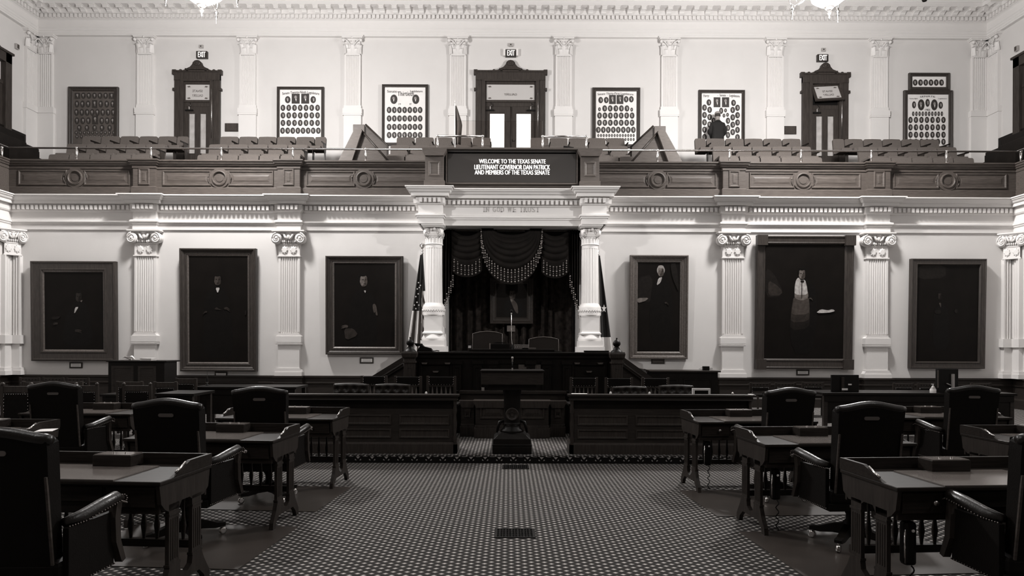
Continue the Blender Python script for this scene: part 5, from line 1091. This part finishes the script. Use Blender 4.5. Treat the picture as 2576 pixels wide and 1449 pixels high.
def tufted(label, px0, px1, tp, rz=0):
    Y = 10.12; x, z = W((px0 + px1) / 2, tp, Y); hw = (px1 - px0) * Y / F / 2; t = thing('tufted_chair', label, 'chair', (x, Y, PZ), rz, 'tufted leather chairs at the clerk desks'); h = z - PZ
    def f(u, v):
        X = -hw + 2 * hw * u; Z = h - .30 * (1 - v) - .012 * (2 * u - 1) ** 2; Z = .52 + (h - .52) * v - .014 * (2 * u - 1) ** 2 * v
        d = 0
        for j in range(4):
            for i in range(4):
                bxx = (i + .5 + (.5 if j % 2 else 0)) / 4; bz = 1 - (.22 + j * .26); r2 = ((u - bxx) * 2 * hw) ** 2 + ((v - bz) * (h - .52)) ** 2; d += .038 * math.exp(-r2 / .0011)
        e = min(1, min(u, 1 - u, 1 - v) * 12); return (X, -.06 - .03 * math.sqrt(max(0, e)) + d, Z)
    mb = MB(); mb.grid(f, 40, 34); mb.box(-hw, hw, -.06, .02, .50, h - .02); mb.build('backrest', 'leather_tufted', t)
    mb = MB()
    for j in range(2):
        for i in range(4 if j == 0 else 3):
            u = (i + .5 + (.5 if j % 2 else 0)) / 4; v = 1 - (.22 + j * .26); p = f(u, v)
            if u < .99: mb.ball((p[0], p[1] - .004, p[2]), .008, 6, 4)
    mb.build('button', 'black_plastic', t)
    bx('seat', 'leather_tufted', -hw, hw, -.5, 0, .40, .50, t, bevel=.03); mb = MB(); mb.lathe([(.03, .05), (.03, .40)], (0, -.2, 0), 10); mb.box(-.28, .28, -.24, -.16, 0, .06); mb.box(-.04, .04, -.48, .08, 0, .06); mb.build('pedestal_base', 'walnut_dark', t)
tufted('tufted leather chair at the clerk desk, farther from the lectern, gloves-portrait side', 841, 928, 963); tufted('tufted leather chair at the clerk desk, nearer the lectern, gloves-portrait side', 945, 1032, 964)
tufted('tufted leather chair at the monitor desk, nearer the lectern', 1539, 1625, 970, R(2)); tufted('tufted leather chair right beside the white-framed monitor', 1658, 1742, 967, R(-3))
# things on the clerk desks
zk = W(1660, 993, 9.05)[1]
Y = 9.35; x0, x1, z0, z1 = B(1742, 977, 1787, 996, Y); t = thing('desk_monitor', 'white-framed monitor with black screen on the clerk desk', 'monitor', ((x0 + x1) / 2, Y, zk - .139)); hw = (x1 - x0) / 2; h = z1 - zk + .139
mb = MB(); mb.rings(-hw, hw, 0, h, [(0, -.03), (0, .01), (.028, .01), (.03, .0)], fill=False); mb.box(-hw + .005, hw - .005, .005, .03, 0, h - .005); mb.build('bezel', 'white_plastic', t); bx('screen', 'black_plastic', -hw + .03, hw - .03, -.002, .004, .01, h - .03, t)
def paper(label, box, Y, m='paper', th=.004, dep=.2, z=None, rz=0):
    x0, x1, z0, z1 = B(*box, Y); t = thing('paper_sheet', label, 'paper', ((x0 + x1) / 2, Y, z if z is not None else z0), rz); bx('sheet', m, (x0 - x1) / 2, (x1 - x0) / 2, -dep / 2, dep / 2, 0, th, t); return t
paper('white paper on the clerk desk in front of the spindle chair by the lectern', (1438, 990, 1477, 993), 9.12, dep=.09, z=zk + .001, th=.006); paper('small white paper at the far end of the monitor clerk desk', (1884, 992, 1895, 994), 9.12, dep=.09, z=zk + .001, th=.006)
for px, py, l, m, zz in ((1072, 989, 'tiny white object on the clerk desk before the spindle chair', 'white_plastic', zc_), (1536, 991, 'tiny pale object on the desk edge beside the tufted chair', 'white_plastic', zk), (1634, 991, 'tiny pale cup between the two tufted chairs of the monitor desk', 'white_plastic', zk), (1843, 992, 'tiny bright clip on the clerk desk past the monitor', 'nickel', zk)):
    x, z = W(px, py, 9.12); t = thing('desk_trinket', l, 'desk item', (x, 9.12, zz + .001)); mb = MB(); mb.lathe([(.014, 0), (.016, .015), (.010, .03), (0, .034)], (0, 0, 0), 10); mb.build('body', m, t)
# ================================================================ furniture along the wall
Y = 13.6; x0, x1, z0, z1 = B(1620, 930, 1812, 990, Y); h = z1 - PZ; t = thing('sideboard', 'low dark sideboard with raised end lip near the fluted pilaster', 'sideboard', ((x0 + x1) / 2, Y, PZ)); hw = (x1 - x0) / 2
mb = MB(); mb.box(-hw + .06, hw - .05, 0, .55, 0, h - .05); mb.build('carcass', 'walnut_dark', t); mb = MB(); mb.box(-hw + .03, hw, -.04, .58, h - .05, h - .02); mb.prism([(-hw, h + .015), (-hw + .10, h - .02), (-hw + .10, h - .05), (-hw - .01, h)], -.04, .58, 'y'); mb.build('top', 'walnut', t, bevel=.005)
for i in range(2): mb = MB(); mb.rings(-hw + .12 + i * (hw - .1), -hw + .02 + (i + 1) * (hw - .1), .15, h - .18, [(0, 0), (.01, .015), (.03, .015), (.04, .002)], y=0); mb.build('door_panel', 'walnut_dark', t)
x, z = W(1780, 925, 13.7); t = thing('charger_block', 'small black boxy device with loose cable on the low sideboard', 'device', (x, 13.8, PZ + h - .02)); bx('body', 'black_plastic', -.07, .06, -.04, .04, .002, .085, t, bevel=.006); mb = MB(); mb.tube([(.06, 0, .04), (.12, 0, .045), (.13, 0, .03), (.06, 0, .025)], .005, 6); mb.tube([(-.07, 0, .06), (-.15, 0, .03), (-.07, 0, .01)], .005, 6); mb.build('cable', 'black_plastic', t)
Y = 13.2; x0, x1, z0, z1 = B(272, 907, 416, 990, Y); h = z1 - PZ; t = thing('tall_cabinet', 'tall dark wooden cabinet below the wide seated-man portrait', 'cabinet', ((x0 + x1) / 2, Y, PZ)); hw = (x1 - x0) / 2
mb = MB(); mb.box(-hw, hw - .02, 0, .5, 0, h - .03); mb.build('carcass', 'walnut_dark', t, bevel=.005); mb = MB(); mb.box(-hw - .02, hw + .04, -.04, .52, h - .03, h); mb.build('top', 'walnut_dark', t, bevel=.008)
for a, b in ((-hw + .06, -.06), (.02, hw - .18)): mb = MB(); mb.rings(a, b, .1, h - .10, [(0, 0), (.01, .012), (.05, .012), (.06, .002)], y=0); mb.build('door_panel', 'walnut', t)
x, z = W(317, 900, 13.3); t = thing('folded_papers', 'crumpled white papers lying on the tall cabinet', 'papers', (x, 13.4, PZ + h)); mb = MB(); mb.grid(lambda u, v: (-.13 + .22 * u, .1 * v, .055 * sin(u * 3.0) ** 2 * (1 - .3 * v) + .025 * sin(u * 9 + v * 2) + .03), 12, 4); mb.build('sheet', 'paper', t, solid=.004); bx('bundle', 'paper', -.10, -.01, 0, .12, .002, .03, t)
x, z = W(366, 902, 13.3); t = thing('paper_tray', 'flat white stack of paper on the tall cabinet before the pilaster', 'papers', (x, 13.4, PZ + h)); bx('stack', 'paper', -.11, .11, -.1, .1, .001, .02, t); bx('cover', 'grey_box', -.11, .11, -.1, .1, .021, .028, t); bx('top_sheet', 'paper', -.112, .112, -.1, .1, .029, .045, t)
# monitors seen from behind on the far tables
def far_table(label, px0, px1, py, Y, cap=None):
    x0, x1, z0, z1 = B(px0, py, px1, py + 10, Y); t = thing('side_table', label, 'table', ((x0 + x1) / 2, Y, PZ if Y > YP else 0), group='dark tables along the walls'); hw = (x1 - x0) / 2; h = z1 - t.location.z
    mb = MB(); mb.box(-hw, hw, 0, .7, h - .04, h); mb.build('table_top', 'walnut_dark', t, bevel=.006); mb = MB(); mb.box(-hw + .04, hw - .04, .04, .08, .25 if h > .6 else .1, h - .04); mb.box(-hw + .04, hw - .04, .02, .1, h - .14, h - .05); mb.build('front_board', 'walnut_dark' if not cap else cap, t)
    for a in (-hw + .03, hw - .09):
        for b in (.03, .61): bx('leg', 'walnut', a, a + .06, b, b + .06, 0, h - .04, t)
    return t, h
tr, hr = far_table('long dark table under the two monitors and sanitizer bottle', 2070, 2560, 989, 10.6)
zt3 = tr.location.z + hr
x0, x1, z0, z1 = B(2092, 943, 2161, 988, 10.8); t = thing('computer_monitor', 'dark monitor seen from behind before the fluted pilaster', 'monitor', ((x0 + x1) / 2, 10.8, zt3)); hw = (x1 - x0) / 2; h = z1 - zt3
bx('back_shell', 'black_plastic', -hw, hw, 0, .04, .0, h, t, bevel=.006); bx('stand_spine', 'walnut', -hw + .15, -hw + .19, -.03, 0, 0, h - .04, t); bx('label_sticker', 'paper', .045, .10, -.004, 0, h * .40, h * .48, t); bx('paper_slip', 'paper', -.07, .02, -.04, -.03, .03, .06, t)
x0, x1, z0, z1 = B(2358, 928, 2411, 988, 10.7); t = thing('computer_monitor', 'taller dark monitor with pale strip under the dimmest portrait', 'monitor', ((x0 + x1) / 2, 10.7, zt3)); hw = (x1 - x0) / 2; h = z1 - zt3
bx('back_shell', 'black_plastic', -hw, hw, 0, .05, .0, h, t, bevel=.004); bx('pale_strip', 'grey_box', .05, .09, -.03, 0, .0, h - .08, t); bx('edge_trim', 'oak_gallery', -hw + .0, -hw + .012, -.02, .0, .08, h - .02, t); mb = MB(); mb.tube([(.0, -.02, .14), (-.04, -.03, .15), (.03, -.03, .12)], .008, 6); mb.build('cable', 'grey_box', t)
x0, x1, z0, z1 = B(2342, 969, 2356, 991, 10.62); t = thing('sanitizer_bottle', 'white pump bottle of hand sanitizer beside the taller monitor', 'bottle', ((x0 + x1) / 2, 10.64, zt3)); h = z1 - zt3; h = max(h, .12)
mb = MB(); mb.lathe([(.043, 0), (.045, .005), (.045, .055), (.04, .062)], (0, 0, 0), 16); mb.build('label_band', 'white_plastic', t); mb = MB(); mb.lathe([(.04, .062), (.03, .085), (.013, .095)], (0, 0, 0), 16); mb.build('shoulder', 'grey_box', t); mb = MB(); mb.lathe([(.018, .09), (.018, .11), (.006, .112), (.006, .14)], (0, 0, 0), 12); mb.box(-.025, .012, -.006, .006, .136, .144); mb.build('pump', 'white_plastic', t)
far_table('dark table in front of the wall under the tall clasped-hands portrait', 487, 745, 973, 11.6)
far_table('small dark table between the wooden chairs and the tall cabinet', 250, 312, 992, 11.3)
far_table('dark low table before the leather chair by the tall cabinet', 388, 487, 990, 9.6)
for a, b, tp, Y, st_, l in ((443, 497, 951, 11.6, 'plain', 'wooden nailhead chair below the tall clasped-hands portrait'), (388, 448, 960, 10.9, 'plain', 'lightest wooden nailhead chair just past the tall cabinet'), (294, 362, 959, 11.0, 'plain', 'wooden chair directly in front of the tall cabinet doors'),
                            (310, 384, 968, 9.9, 'knob', 'knobbed leather-back chair before the tall cabinet'), (190, 250, 968, 9.6, 'knob', 'knobbed leather-back chair behind the tall black armchair'), (58, 132, 959, 9.9, 'plain', 'wooden chair with long top rail near the corner pilaster'), (140, 211, 959, 9.9, 'plain', 'wooden chair with long top rail behind the tall black armchair'),
                            (5, 86, 969, 8.2, 'knob', 'knobbed leather-back chair at the photo edge beside the tall black armchair'), (1885, 1938, 962, 14.4, 'pierced', 'first pierced-rail wall chair from the fluted pilaster'), (1948, 2002, 962, 14.4, 'pierced', 'second pierced-rail wall chair from the fluted pilaster'), (2016, 2072, 961, 14.2, 'pierced', 'third pierced-rail wall chair, next to the dark monitor'),
                            (2245, 2298, 963, 14.3, 'pierced', 'pierced-rail wall chair before the dimmest portrait'), (2306, 2352, 963, 14.3, 'pierced', 'pierced-rail wall chair behind the sanitizer bottle'), (2440, 2492, 963, 14.3, 'pierced', 'pierced-rail wall chair past the taller monitor'),
                            (50, 102, 949, 14.6, 'pierced', 'pierced-rail wall chair nearest the corner pilaster'), (108, 163, 949, 14.6, 'pierced', 'pierced-rail wall chair under the wide portrait caption'), (168, 226, 950, 14.6, 'pierced', 'pierced-rail wall chair beside the tall cabinet')):
    slatchair('wooden_chair', l, a, b, tp, Y, st_, grp='wooden nailhead chairs along the walls', zf=PZ if Y > YP else 0)
x, z = W(521, 960, 11.9); t = thing('desk_lamp', 'small dark ornament standing on the table under the tall portrait', 'ornament', (x, 11.9, W(520, 973, 11.6)[1])); mb = MB(); mb.lathe([(.03, 0), (.03, .02), (.012, .03), (.02, .06), (.012, .09), (.02, .12), (.004, .15), (.002, .26)], (0, 0, 0), 12); mb.build('body', 'black_plastic', t); mb = MB(); mb.lathe([(.021, .055), (.021, .065)], (0, 0, 0), 12); mb.build('band', 'brass_dull', t)
# ================================================================ senators' desks and chairs
def desk_proto():   # origin: floor, middle of the user's edge; the user's side faces -Y; width 1.30, depth .60
    t = thing('senate_desk', 'x', 'desk', (0, 0, 0)); w_ = .65
    mb = MB(); mb.box(-w_ - .01, w_ + .01, -.01, .585, .735, .76); mb.build('desk_top', 'desk_wood', t, bevel=.006)
    mb = MB(); mb.prism([(-.37, -.008), (.37, -.008), (.37, .46), (-.37, .46)], .7605, .7685, 'z'); mb.build('writing_surface', 'desk_glass', t)['label'] = 'inset glossy writing surface'
    mb = MB(); mb.box(-w_, w_, .56, .585, .76, .835)
    for s_ in (-1, 1): mb.prism([(.585, .76), (.12, .76), (.17, .775), (.28, .82), (.32, .835), (.585, .835)][::1], s_ * w_ - .012, s_ * w_ + .012, 'x')
    mb.build('gallery_rail', 'desk_wood', t, bevel=.003)
    for s_ in (-1, 1):
        mb = MB(); mb.tube([(s_ * w_, .17, .785), (s_ * w_, .22, .80), (s_ * w_, .28, .829)], .008, 6); mb.build('edge_mount', 'nickel', t)
    mb = MB(); mb.box(-w_ + .02, w_ - .02, .03, .05, .56, .735); mb.box(-w_ + .02, w_ - .02, .55, .57, .56, .735); mb.build('apron', 'desk_wood', t)
    for s_ in (-1, 1):
        mb = MB(); mb.box(s_ * .46 - .15, s_ * .46 + .15, .018, .03, .60, .72); d = mb.build('drawer', 'desk_wood', t, bevel=.004); mb = MB(); mb.lathe([(.006, 0), (.006, .012), (.016, .018), (.015, .027), (0, .030)], (s_ * .42, .018, .665), 14, 'y'); mb.build('knob', 'brass_dull', d)
    bx('centre_drawer', 'desk_wood', -.28, .28, .018, .03, .63, .72, t, bevel=.004)
    for s_ in (-1, 1):   # trestle ends: side board with slot, two uprights, arched foot
        X0, X1 = (s_ * w_ - .025 if s_ > 0 else -w_), (w_ if s_ > 0 else -w_ + .025)
        mb = MB(); mb.prism([(.0, .735), (.58, .735), (.56, .62), (.50, .58), (.36, .58), (.33, .60), (.24, .60), (.21, .56), (.10, .56), (.06, .58), (.02, .62)], X0, X1, 'x'); mb.build('side_board', 'desk_side', t, bevel=.003)
        mb = MB()
        for ya, yb in ((.10, .21), (.36, .47)):
            mb.box(X0, X1, ya, yb, .20, .60); mb.box(X0 - .006, X1 + .006, ya - .006, yb + .006, .53, .545); mb.box(X0 - .006, X1 + .006, ya - .006, yb + .006, .22, .235)
            for k in range(4): mb.box(X1 if s_ > 0 else X0 - .003, X1 + .003 if s_ > 0 else X0, ya + .018 + k * .023, ya + .026 + k * .023, .26, .51)
        mb.build('leg', 'desk_side', t)
        mb = MB(); mb.prism([(.0, 0), (.055, 0), (.07, .05), (.13, .10), (.44, .10), (.50, .05), (.52, 0), (.575, 0), (.57, .06), (.50, .16), (.47, .22), (.36, .22), (.35, .17), (.30, .14), (.27, .14), (.22, .17), (.21, .22), (.10, .22), (.07, .15), (.01, .06)], X0 - .005, X1 + .005, 'x'); mb.build('foot', 'desk_side', t, bevel=.004)
    mb = MB(); mb.box(-w_ + .03, w_ - .03, .50, .54, .22, .27); mb.build('stretcher', 'desk_wood', t)
    for k in range(12):
        x = -.50 + k * .0909; mb = MB(); mb.lathe([(.009, .26), (.012, .30), (.020, .36), (.012, .42), (.009, .48), (.012, .57)], (x, .52, 0), 8); mb.build('spindle', 'desk_wood', t)
    return t
def box_proto():
    t = thing('desk_box', 'x', 'box', (0, 0, 0)); mb = MB(); mb.box(-.13, .13, -.07, .07, 0, .07); mb.build('case', 'desk_wood', t, bevel=.003)
    bx('glass_top', 'desk_glass', -.125, .125, -.065, .065, .07, .076, t); mb = MB(); mb.lathe([(.008, .076), (.006, .085)], (-.03, 0, 0), 8); mb.lathe([(.008, .076), (.006, .085)], (.05, 0, 0), 8); mb.build('button', 'nickel', t); return t
def chair_proto():  # faces +Y (toward the desk): we look at its back
    t = thing('leather_armchair', 'x', 'chair', (0, 0, 0)); lean = R(7); hw = .255; h0, h1 = .42, 1.135
    def outline(k=1.0): return [(-hw * .90, h0), (hw * .90, h0), (hw, h1 - .10), (hw, h1 - .045), (hw * .55, h1 - .022), (0, h1 - .0), (-hw * .55, h1 - .022), (-hw, h1 - .045), (-hw, h1 - .10)]
    T = Matrix.Translation((0, -.18, .42)) @ Matrix.Rotation(lean, 4, 'X') @ Matrix.Translation((0, 0, -.42))
    mb = MB(T); mb.prism(outline(), -.035, .06, 'y'); mb.build('backrest', 'leather_black', t, bevel=.018)
    mb = MB(T); pts = []
    for k in range(17): u = k / 16; X = (-1 + 2 * u) * (hw + .012); pts.append((X, .0, h1 - .02 + .018 * cos((u - .5) * 2 * pi)))
    mb.tube([(p[0], -.01, p[2] - .0) for p in pts], [.022] + [.030] * 15 + [.022], 12); mb.build('top_roll', 'leather_roll', t)
    mb = MB(T); mb.prism([(-.046 - .013 * sin(a * pi / 6), h1 - .10 + .013 * cos(a * pi / 6)) for a in range(7)] + [(.046 + .013 * sin(a * pi / 6), h1 - .10 - .013 * cos(a * pi / 6)) for a in range(7)], -.040, -.034, 'y'); mb.build('handle_slot', 'slot_metal', t)['label'] = 'metal-lined hand slot'
    for s_ in (-1, 1):
        mb = MB(T); mb.box(s_ * (hw * .95) - .006, s_ * (hw * .95) + .006, -.046, -.034, h0 + .04, h1 - .22); o = mb.build('side_piping', 'oak_gallery', t)
        mb = MB(); path = [(s_ * .262, -.17, .655), (s_ * .29, -.07, .66), (s_ * .325, .05, .69), (s_ * .345, .16, .71), (s_ * .35, .21, .69)]; mb.tube(path, [.022, .034, .036, .034, .02], 10); arm = mb.build('armrest', 'leather_roll', t)
        mb = MB()
        for k in range(26):
            q = k / 25 * (len(path) - 1); i = min(int(q), len(path) - 2); f = q - i; p = [path[i][m_] * (1 - f) + path[i + 1][m_] * f for m_ in range(3)]; mb.ball((p[0] + s_ * .030, p[1], p[2] - .022), .0055, 6, 4)
        for k in range(10): a = 2 * pi * k / 10; mb.ball((s_ * .35 + .020 * cos(a), .232, .688 + .020 * sin(a)), .005, 6, 4)
        mb.build('nailhead_trim', 'nail_brass', arm)
        mb = MB(); mb.M = Matrix.Shear('YZ', 4, (0, 0)) if 0 else Matrix.Identity(4); mb.prism([(.16, .69), (.21, .67), (.19, .58), (.20, .46), (.25, .34), (.21, .33), (.15, .46), (.14, .60)], s_ * .335 - .02, s_ * .335 + .02, 'x'); mb.build('arm_support', 'walnut_post', t, bevel=.005)
        mb = MB(); mb.prism([(s_ * .27, -.19), (s_ * .30, -.19), (s_ * .33, .17), (s_ * .30, .17)], .33, .63, 'z'); mb.build('side_upholstery', 'leather_black', t)
        mb = MB()
        for k in range(18): mb.ball((s_ * (.302 + .0017 * k), -.20 + k * .022, .335), .005, 6, 4)
        mb.build('nailhead_trim', 'nail_brass', t)
    mb = MB(); mb.box(-.27, .27, -.22, .26, .36, .47); mb.build('seat', 'leather_black', t, bevel=.03); bx('seat_rail', 'leather_black', -.28, .28, -.21, .25, .31, .37, t, bevel=.006)
    mb = MB(); mb.lathe([(.09, .31), (.05, .28), (.03, .24), (.03, .20), (.05, .18), (.055, .10), (.03, .08)], (0, 0, 0), 16); mb.build('pedestal', 'walnut_dark', t)
    for k in range(4):
        M_ = Matrix.Rotation(pi / 4 + k * pi / 2, 4, 'Z'); mb = MB(M_); mb.prism([(.03, .17), (.12, .15), (.24, .105), (.30, .10), (.30, .07), (.22, .065), (.12, .08), (.03, .08)], -.028, .028, 'y'); lg = mb.build('base_arm', 'walnut_dark', t, bevel=.006)
        mb = MB(M_); mb.lathe([(.016, -.012), (.030, -.012), (.030, .012), (.016, .012)], (.285, 0, .030), 14, 'y'); mb.tube([(.285, 0, .04), (.285, 0, .09)], .010, 6); mb.build('caster', 'nickel', lg)
    return t
def mat_proto():
    t = MB().box(-.70, .70, -.55, .55, 0, .006).build('chair_mat', 'chair_mat'); return t
DESKS = [  # (x, y, rz, label key)
    (-2.70, 4.02, -4, 'nearest desk on the striped-flag side'), (-2.63, 5.72, -4, 'second desk from the camera on the striped-flag side'), (-2.55, 7.34, -4, 'desk closest to the clerk desk, striped-flag side'),
    (2.90, 3.95, 4, 'nearest desk on the monitors side'), (2.77, 5.62, 4, 'second desk from the camera on the monitors side'), (2.67, 7.22, 4, 'desk closest to the clerk desk, monitors side'),
    (-4.98, 7.75, -2, 'outer desk in front of the knobbed leather-back chairs'), (-5.02, 5.98, -2, 'outer desk with white paper at the photo edge'), (5.10, 7.70, 2, 'outer desk behind the tall chair under the dimmest portrait'), (4.93, 5.80, 2, 'outer dark desk cut by the photo edge, monitors side')]
pd, pb, pm = desk_proto(), box_proto(), mat_proto(); fd = True
for i, (x, y, rz, l) in enumerate(DESKS):
    a = R(rz); lab = 'dark wooden senate desk, ' + l
    def at(dx, dy): return (x + dx * cos(a) - dy * sin(a), y + dx * sin(a) + dy * cos(a))
    if i == 0: pd.location = (x, y, 0); pd.rotation_euler = (0, 0, a); pd['label'] = lab; pd['group'] = 'wooden senate desks'
    else: dup(pd, (x, y, 0), a, lab, 'wooden senate desks')
    q = at(.08 if x < 0 else -.02, .47); lb = 'low glossy-topped box on the ' + l
    if i == 0: pb.location = (*q, .769); pb.rotation_euler = (0, 0, a); pb['label'] = lb; pb['group'] = 'low boxes on the senate desks'
    else: dup(pb, (*q, .769), a, lb, 'low boxes on the senate desks')
    q = at(.12 if x < 0 else -.12, -.42); lb = 'smooth dark floor mat before the ' + l
    if i == 0: pm.location = (*q, 0); pm.rotation_euler = (0, 0, a); tag(pm, lb, 'floor mat', 'chair mats')
    else: tag(dup(pm, (*q, 0), a), lb, 'floor mat', 'chair mats')
CHAIRS = [(-2.53, 3.60, 2, 'black leather armchair cut by the photo edge at the nearest desk, striped-flag side'), (-2.56, 5.37, -3, 'black leather armchair at the second desk, striped-flag side'), (-2.42, 6.82, 2, 'black leather armchair before the clerk desk, striped-flag side'),
          (-4.85, 7.46, 3, 'tall black leather armchair at the outer desk before the wooden chairs'), (2.90, 3.74, -3, 'black leather armchair cut by the photo edge at the nearest desk, monitors side'), (2.70, 5.34, 3, 'black leather armchair at the second desk, monitors side'), (2.75, 6.96, 8, 'black leather armchair before the clerk desk, monitors side'),
          (4.97, 7.47, -4, 'black leather armchair at the outer desk below the dimmest portrait')]
pc = chair_proto()
for i, (x, y, rz, l) in enumerate(CHAIRS):
    if i == 0: pc.location = (x, y, .007); pc.rotation_euler = (0, 0, R(rz)); pc['label'] = l; pc['group'] = 'black leather armchairs at the desks'
    else: dup(pc, (x, y, .007), R(rz), l, 'black leather armchairs at the desks')
# telephones hung on the inner legs of the monitors-side desks
for (x, y, rz, l), nm in zip(DESKS[3:6], ('nearest', 'second', 'farthest aisle')):
    t = thing('wall_telephone', 'black handset hung on the inner leg of the %s monitors-side desk' % nm, 'telephone', (x - .52, y + .06, .30), group='handsets under the monitors-side desks')
    mb = MB(); mb.box(-.045, .03, -.035, .035, -.02, .24); mb.build('cradle', 'black_plastic', t, bevel=.02); mb = MB(); mb.tube([(-.052, -.045, .0), (-.052, -.045, .2)], .006, 6); mb.build('bright_edge', 'nickel', t); mb = MB(); mb.ball((.0, -.04, .19), .01, 8, 6); mb.build('call_light', 'white_plastic', t)
    mb = MB(); mb.tube([(.0 + .012 * sin(k), -.03 + .008 * cos(k), -.02 - k * .012) for k in range(22)], .005, 5); mb.build('coiled_cord', 'black_plastic', t)
# papers
def sheet(label, x, y, z, w_, d, rz, m='paper', th=.003): t = thing('paper_sheet', label, 'paper', (x, y, z), R(rz)); bx('sheet', m, -w_ / 2, w_ / 2, -d / 2, d / 2, 0, th, t); return t
x, z = W(113, 1073, 6.2); sheet('white folded paper on the outer desk at the photo edge', x, 6.22, .7675, .14, .2, 20)
x, z = W(362, 1098, 6.6); tt = thing('document_box', 'dark box with white lid edge on the floor behind the second leather armchair', 'box', (x + .06, 6.55, 0)); bx('case', 'black_matte', -.16, .16, -.12, .12, 0, .58, tt, bevel=.004); bx('lid_sheet', 'paper', -.155, .155, -.115, .115, .58, .585, tt)
x, z = W(325, 1118, 6.35); t = thing('newspaper_stack', 'pile of newspapers stacked beside the outer desk on the floor', 'newspapers', (x - .12, 6.6, 0)); 
for k in range(4): bx('folded_newspaper', 'paper' if k % 2 else 'grey_box', -.17 + .01 * (k % 2), .17 - .015 * (k % 3), -.13, .13, k * .10, k * .10 + .095, t, bevel=.02)
# floor registers
for px, py, l, dpt in ((1295, 1342, 'larger dark cast-iron floor register in the aisle nearest the camera', .34), (1297, 1175, 'dark cast-iron floor register in the aisle right before the step', .34)):
    Y = F * H / (py - PY - 0 + ROLL * (px - PX)); x = W(px, py, Y)[0]; t = thing('floor_register', l, 'floor register', (x, Y, 0), group='cast-iron floor registers')
    mb = MB(); mb.rings(-.17, .17, -.14, .14, [(0, .0), (.002, .008), (.022, .008), (.024, .005)], fill=False); mb.V = [(a, c, -b) for a, b, c in mb.V]; mb.build('rim', 'iron', t)
    bx('dark_well_sheet', 'black_matte', -.15, .15, -.12, .12, .0, .001, t)  # flat black sheet stands for the unlit duct under the grille
    mb = MB()
    for i in range(13): mb.box(-.15 + i * .025 - .003, -.15 + i * .025 + .003, -.12, .12, .001, .006)
    for j in range(9): mb.box(-.15, .15, -.12 + j * .03 - .003, -.12 + j * .03 + .003, .001, .006)
    for i in range(6):
        for j in range(5): mb.lathe([(.008, .001), (.010, .007), (.004, .007)], (-.125 + i * .05, -.096 + j * .048, 0), 8)
    mb.build('grille', 'iron', t)
# ================================================================ chandeliers
def chandelier(x, y, label, ztip, rot=.02):
    t = thing('chandelier', label, 'chandelier', (x, y, ztip), group='glowing glass chandeliers')
    mb = MB(); mb.lathe([(0, 0), (.02, .03), (.012, .06), (.035, .10), (.05, .14), (.02, .17), (.07, .20), (.10, .24), (.05, .26), (.02, .27)], (0, 0, 0), 16); mb.build('bottom_finial', 'brass_dull', t)
    mb = MB(); mb.lathe([(.02, .27), (.20, .31), (.34, .42), (.38, .56), (.36, .60)], (0, 0, 0), 28); mb.build('glass_bowl', 'lamp_glow', t)
    mb = MB(); mb.lathe([(.38, .56), (.41, .60), (.41, .66), (.30, .74), (.10, .95), (.05, 1.3), (.04, 12.7 - ztip)], (0, 0, 0), 24); mb.build('stem', 'brass_dull', t)
    for k in range(4):
        a = 2 * pi * k / 4 + rot; c, s = cos(a), sin(a); mb = MB(); mb.tube([(.38 * c, .38 * s, .70), (.52 * c, .52 * s, .52), (.68 * c, .68 * s, .46), (.78 * c, .78 * s, .55), (.80 * c, .80 * s, .72)], .016, 8)
        for q in range(7): b = q * .7; mb.ball((.60 * c + .05 * cos(b) * c, .60 * s + .05 * cos(b) * s, .57 + .05 * sin(b)), .013, 6, 4)
        arm = mb.build('scroll_arm', 'brass', t)
        mb = MB(); z = .46; mb.lathe([(0, z - .26), (.015, z - .24), (.008, z - .21), (.022, z - .17), (.028, z - .12), (.012, z - .09), (.045, z - .05), (.05, z - .03), (.02, z), (.02, z + .05)], (.74 * c, .74 * s, 0), 12); mb.build('pendant_drop', 'nickel', arm)
        mb = MB(); mb.lathe([(.05, .72), (.10, .78), (.11, .88), (.06, .96)], (.80 * c, .80 * s, 0), 14); mb.build('lamp_shade', 'lamp_glow', arm)
    return t
x, z = W(507, 41, 14.0); CHX = [x]; chandelier(x, 14.0, 'glowing chandelier bottom above the closed-transom door', z)
x, z = W(2086, 47, 14.0); chandelier(x, 14.0, 'glowing chandelier bottom above the open-transom door', z, .9)
for x in (-6.35, 6.65): chandelier(x, 1.5, 'glowing chandelier overhead behind the camera, %s side' % ('striped-flag' if x < 0 else 'monitors'), 8.4)
x, z = W(2326, 2, 18.0); t = thing('ceiling_speaker', 'small dark drop hanging from the ceiling near the stacked-frames corner', 'speaker', (x, 18.0, z - .03)); mb = MB(); mb.lathe([(0, 0), (.05, .015), (.07, .06), (.05, .12), (.01, .14), (.008, 12.7 - z)], (0, 0, 0), 16); mb.build('body', 'black_plastic', t)
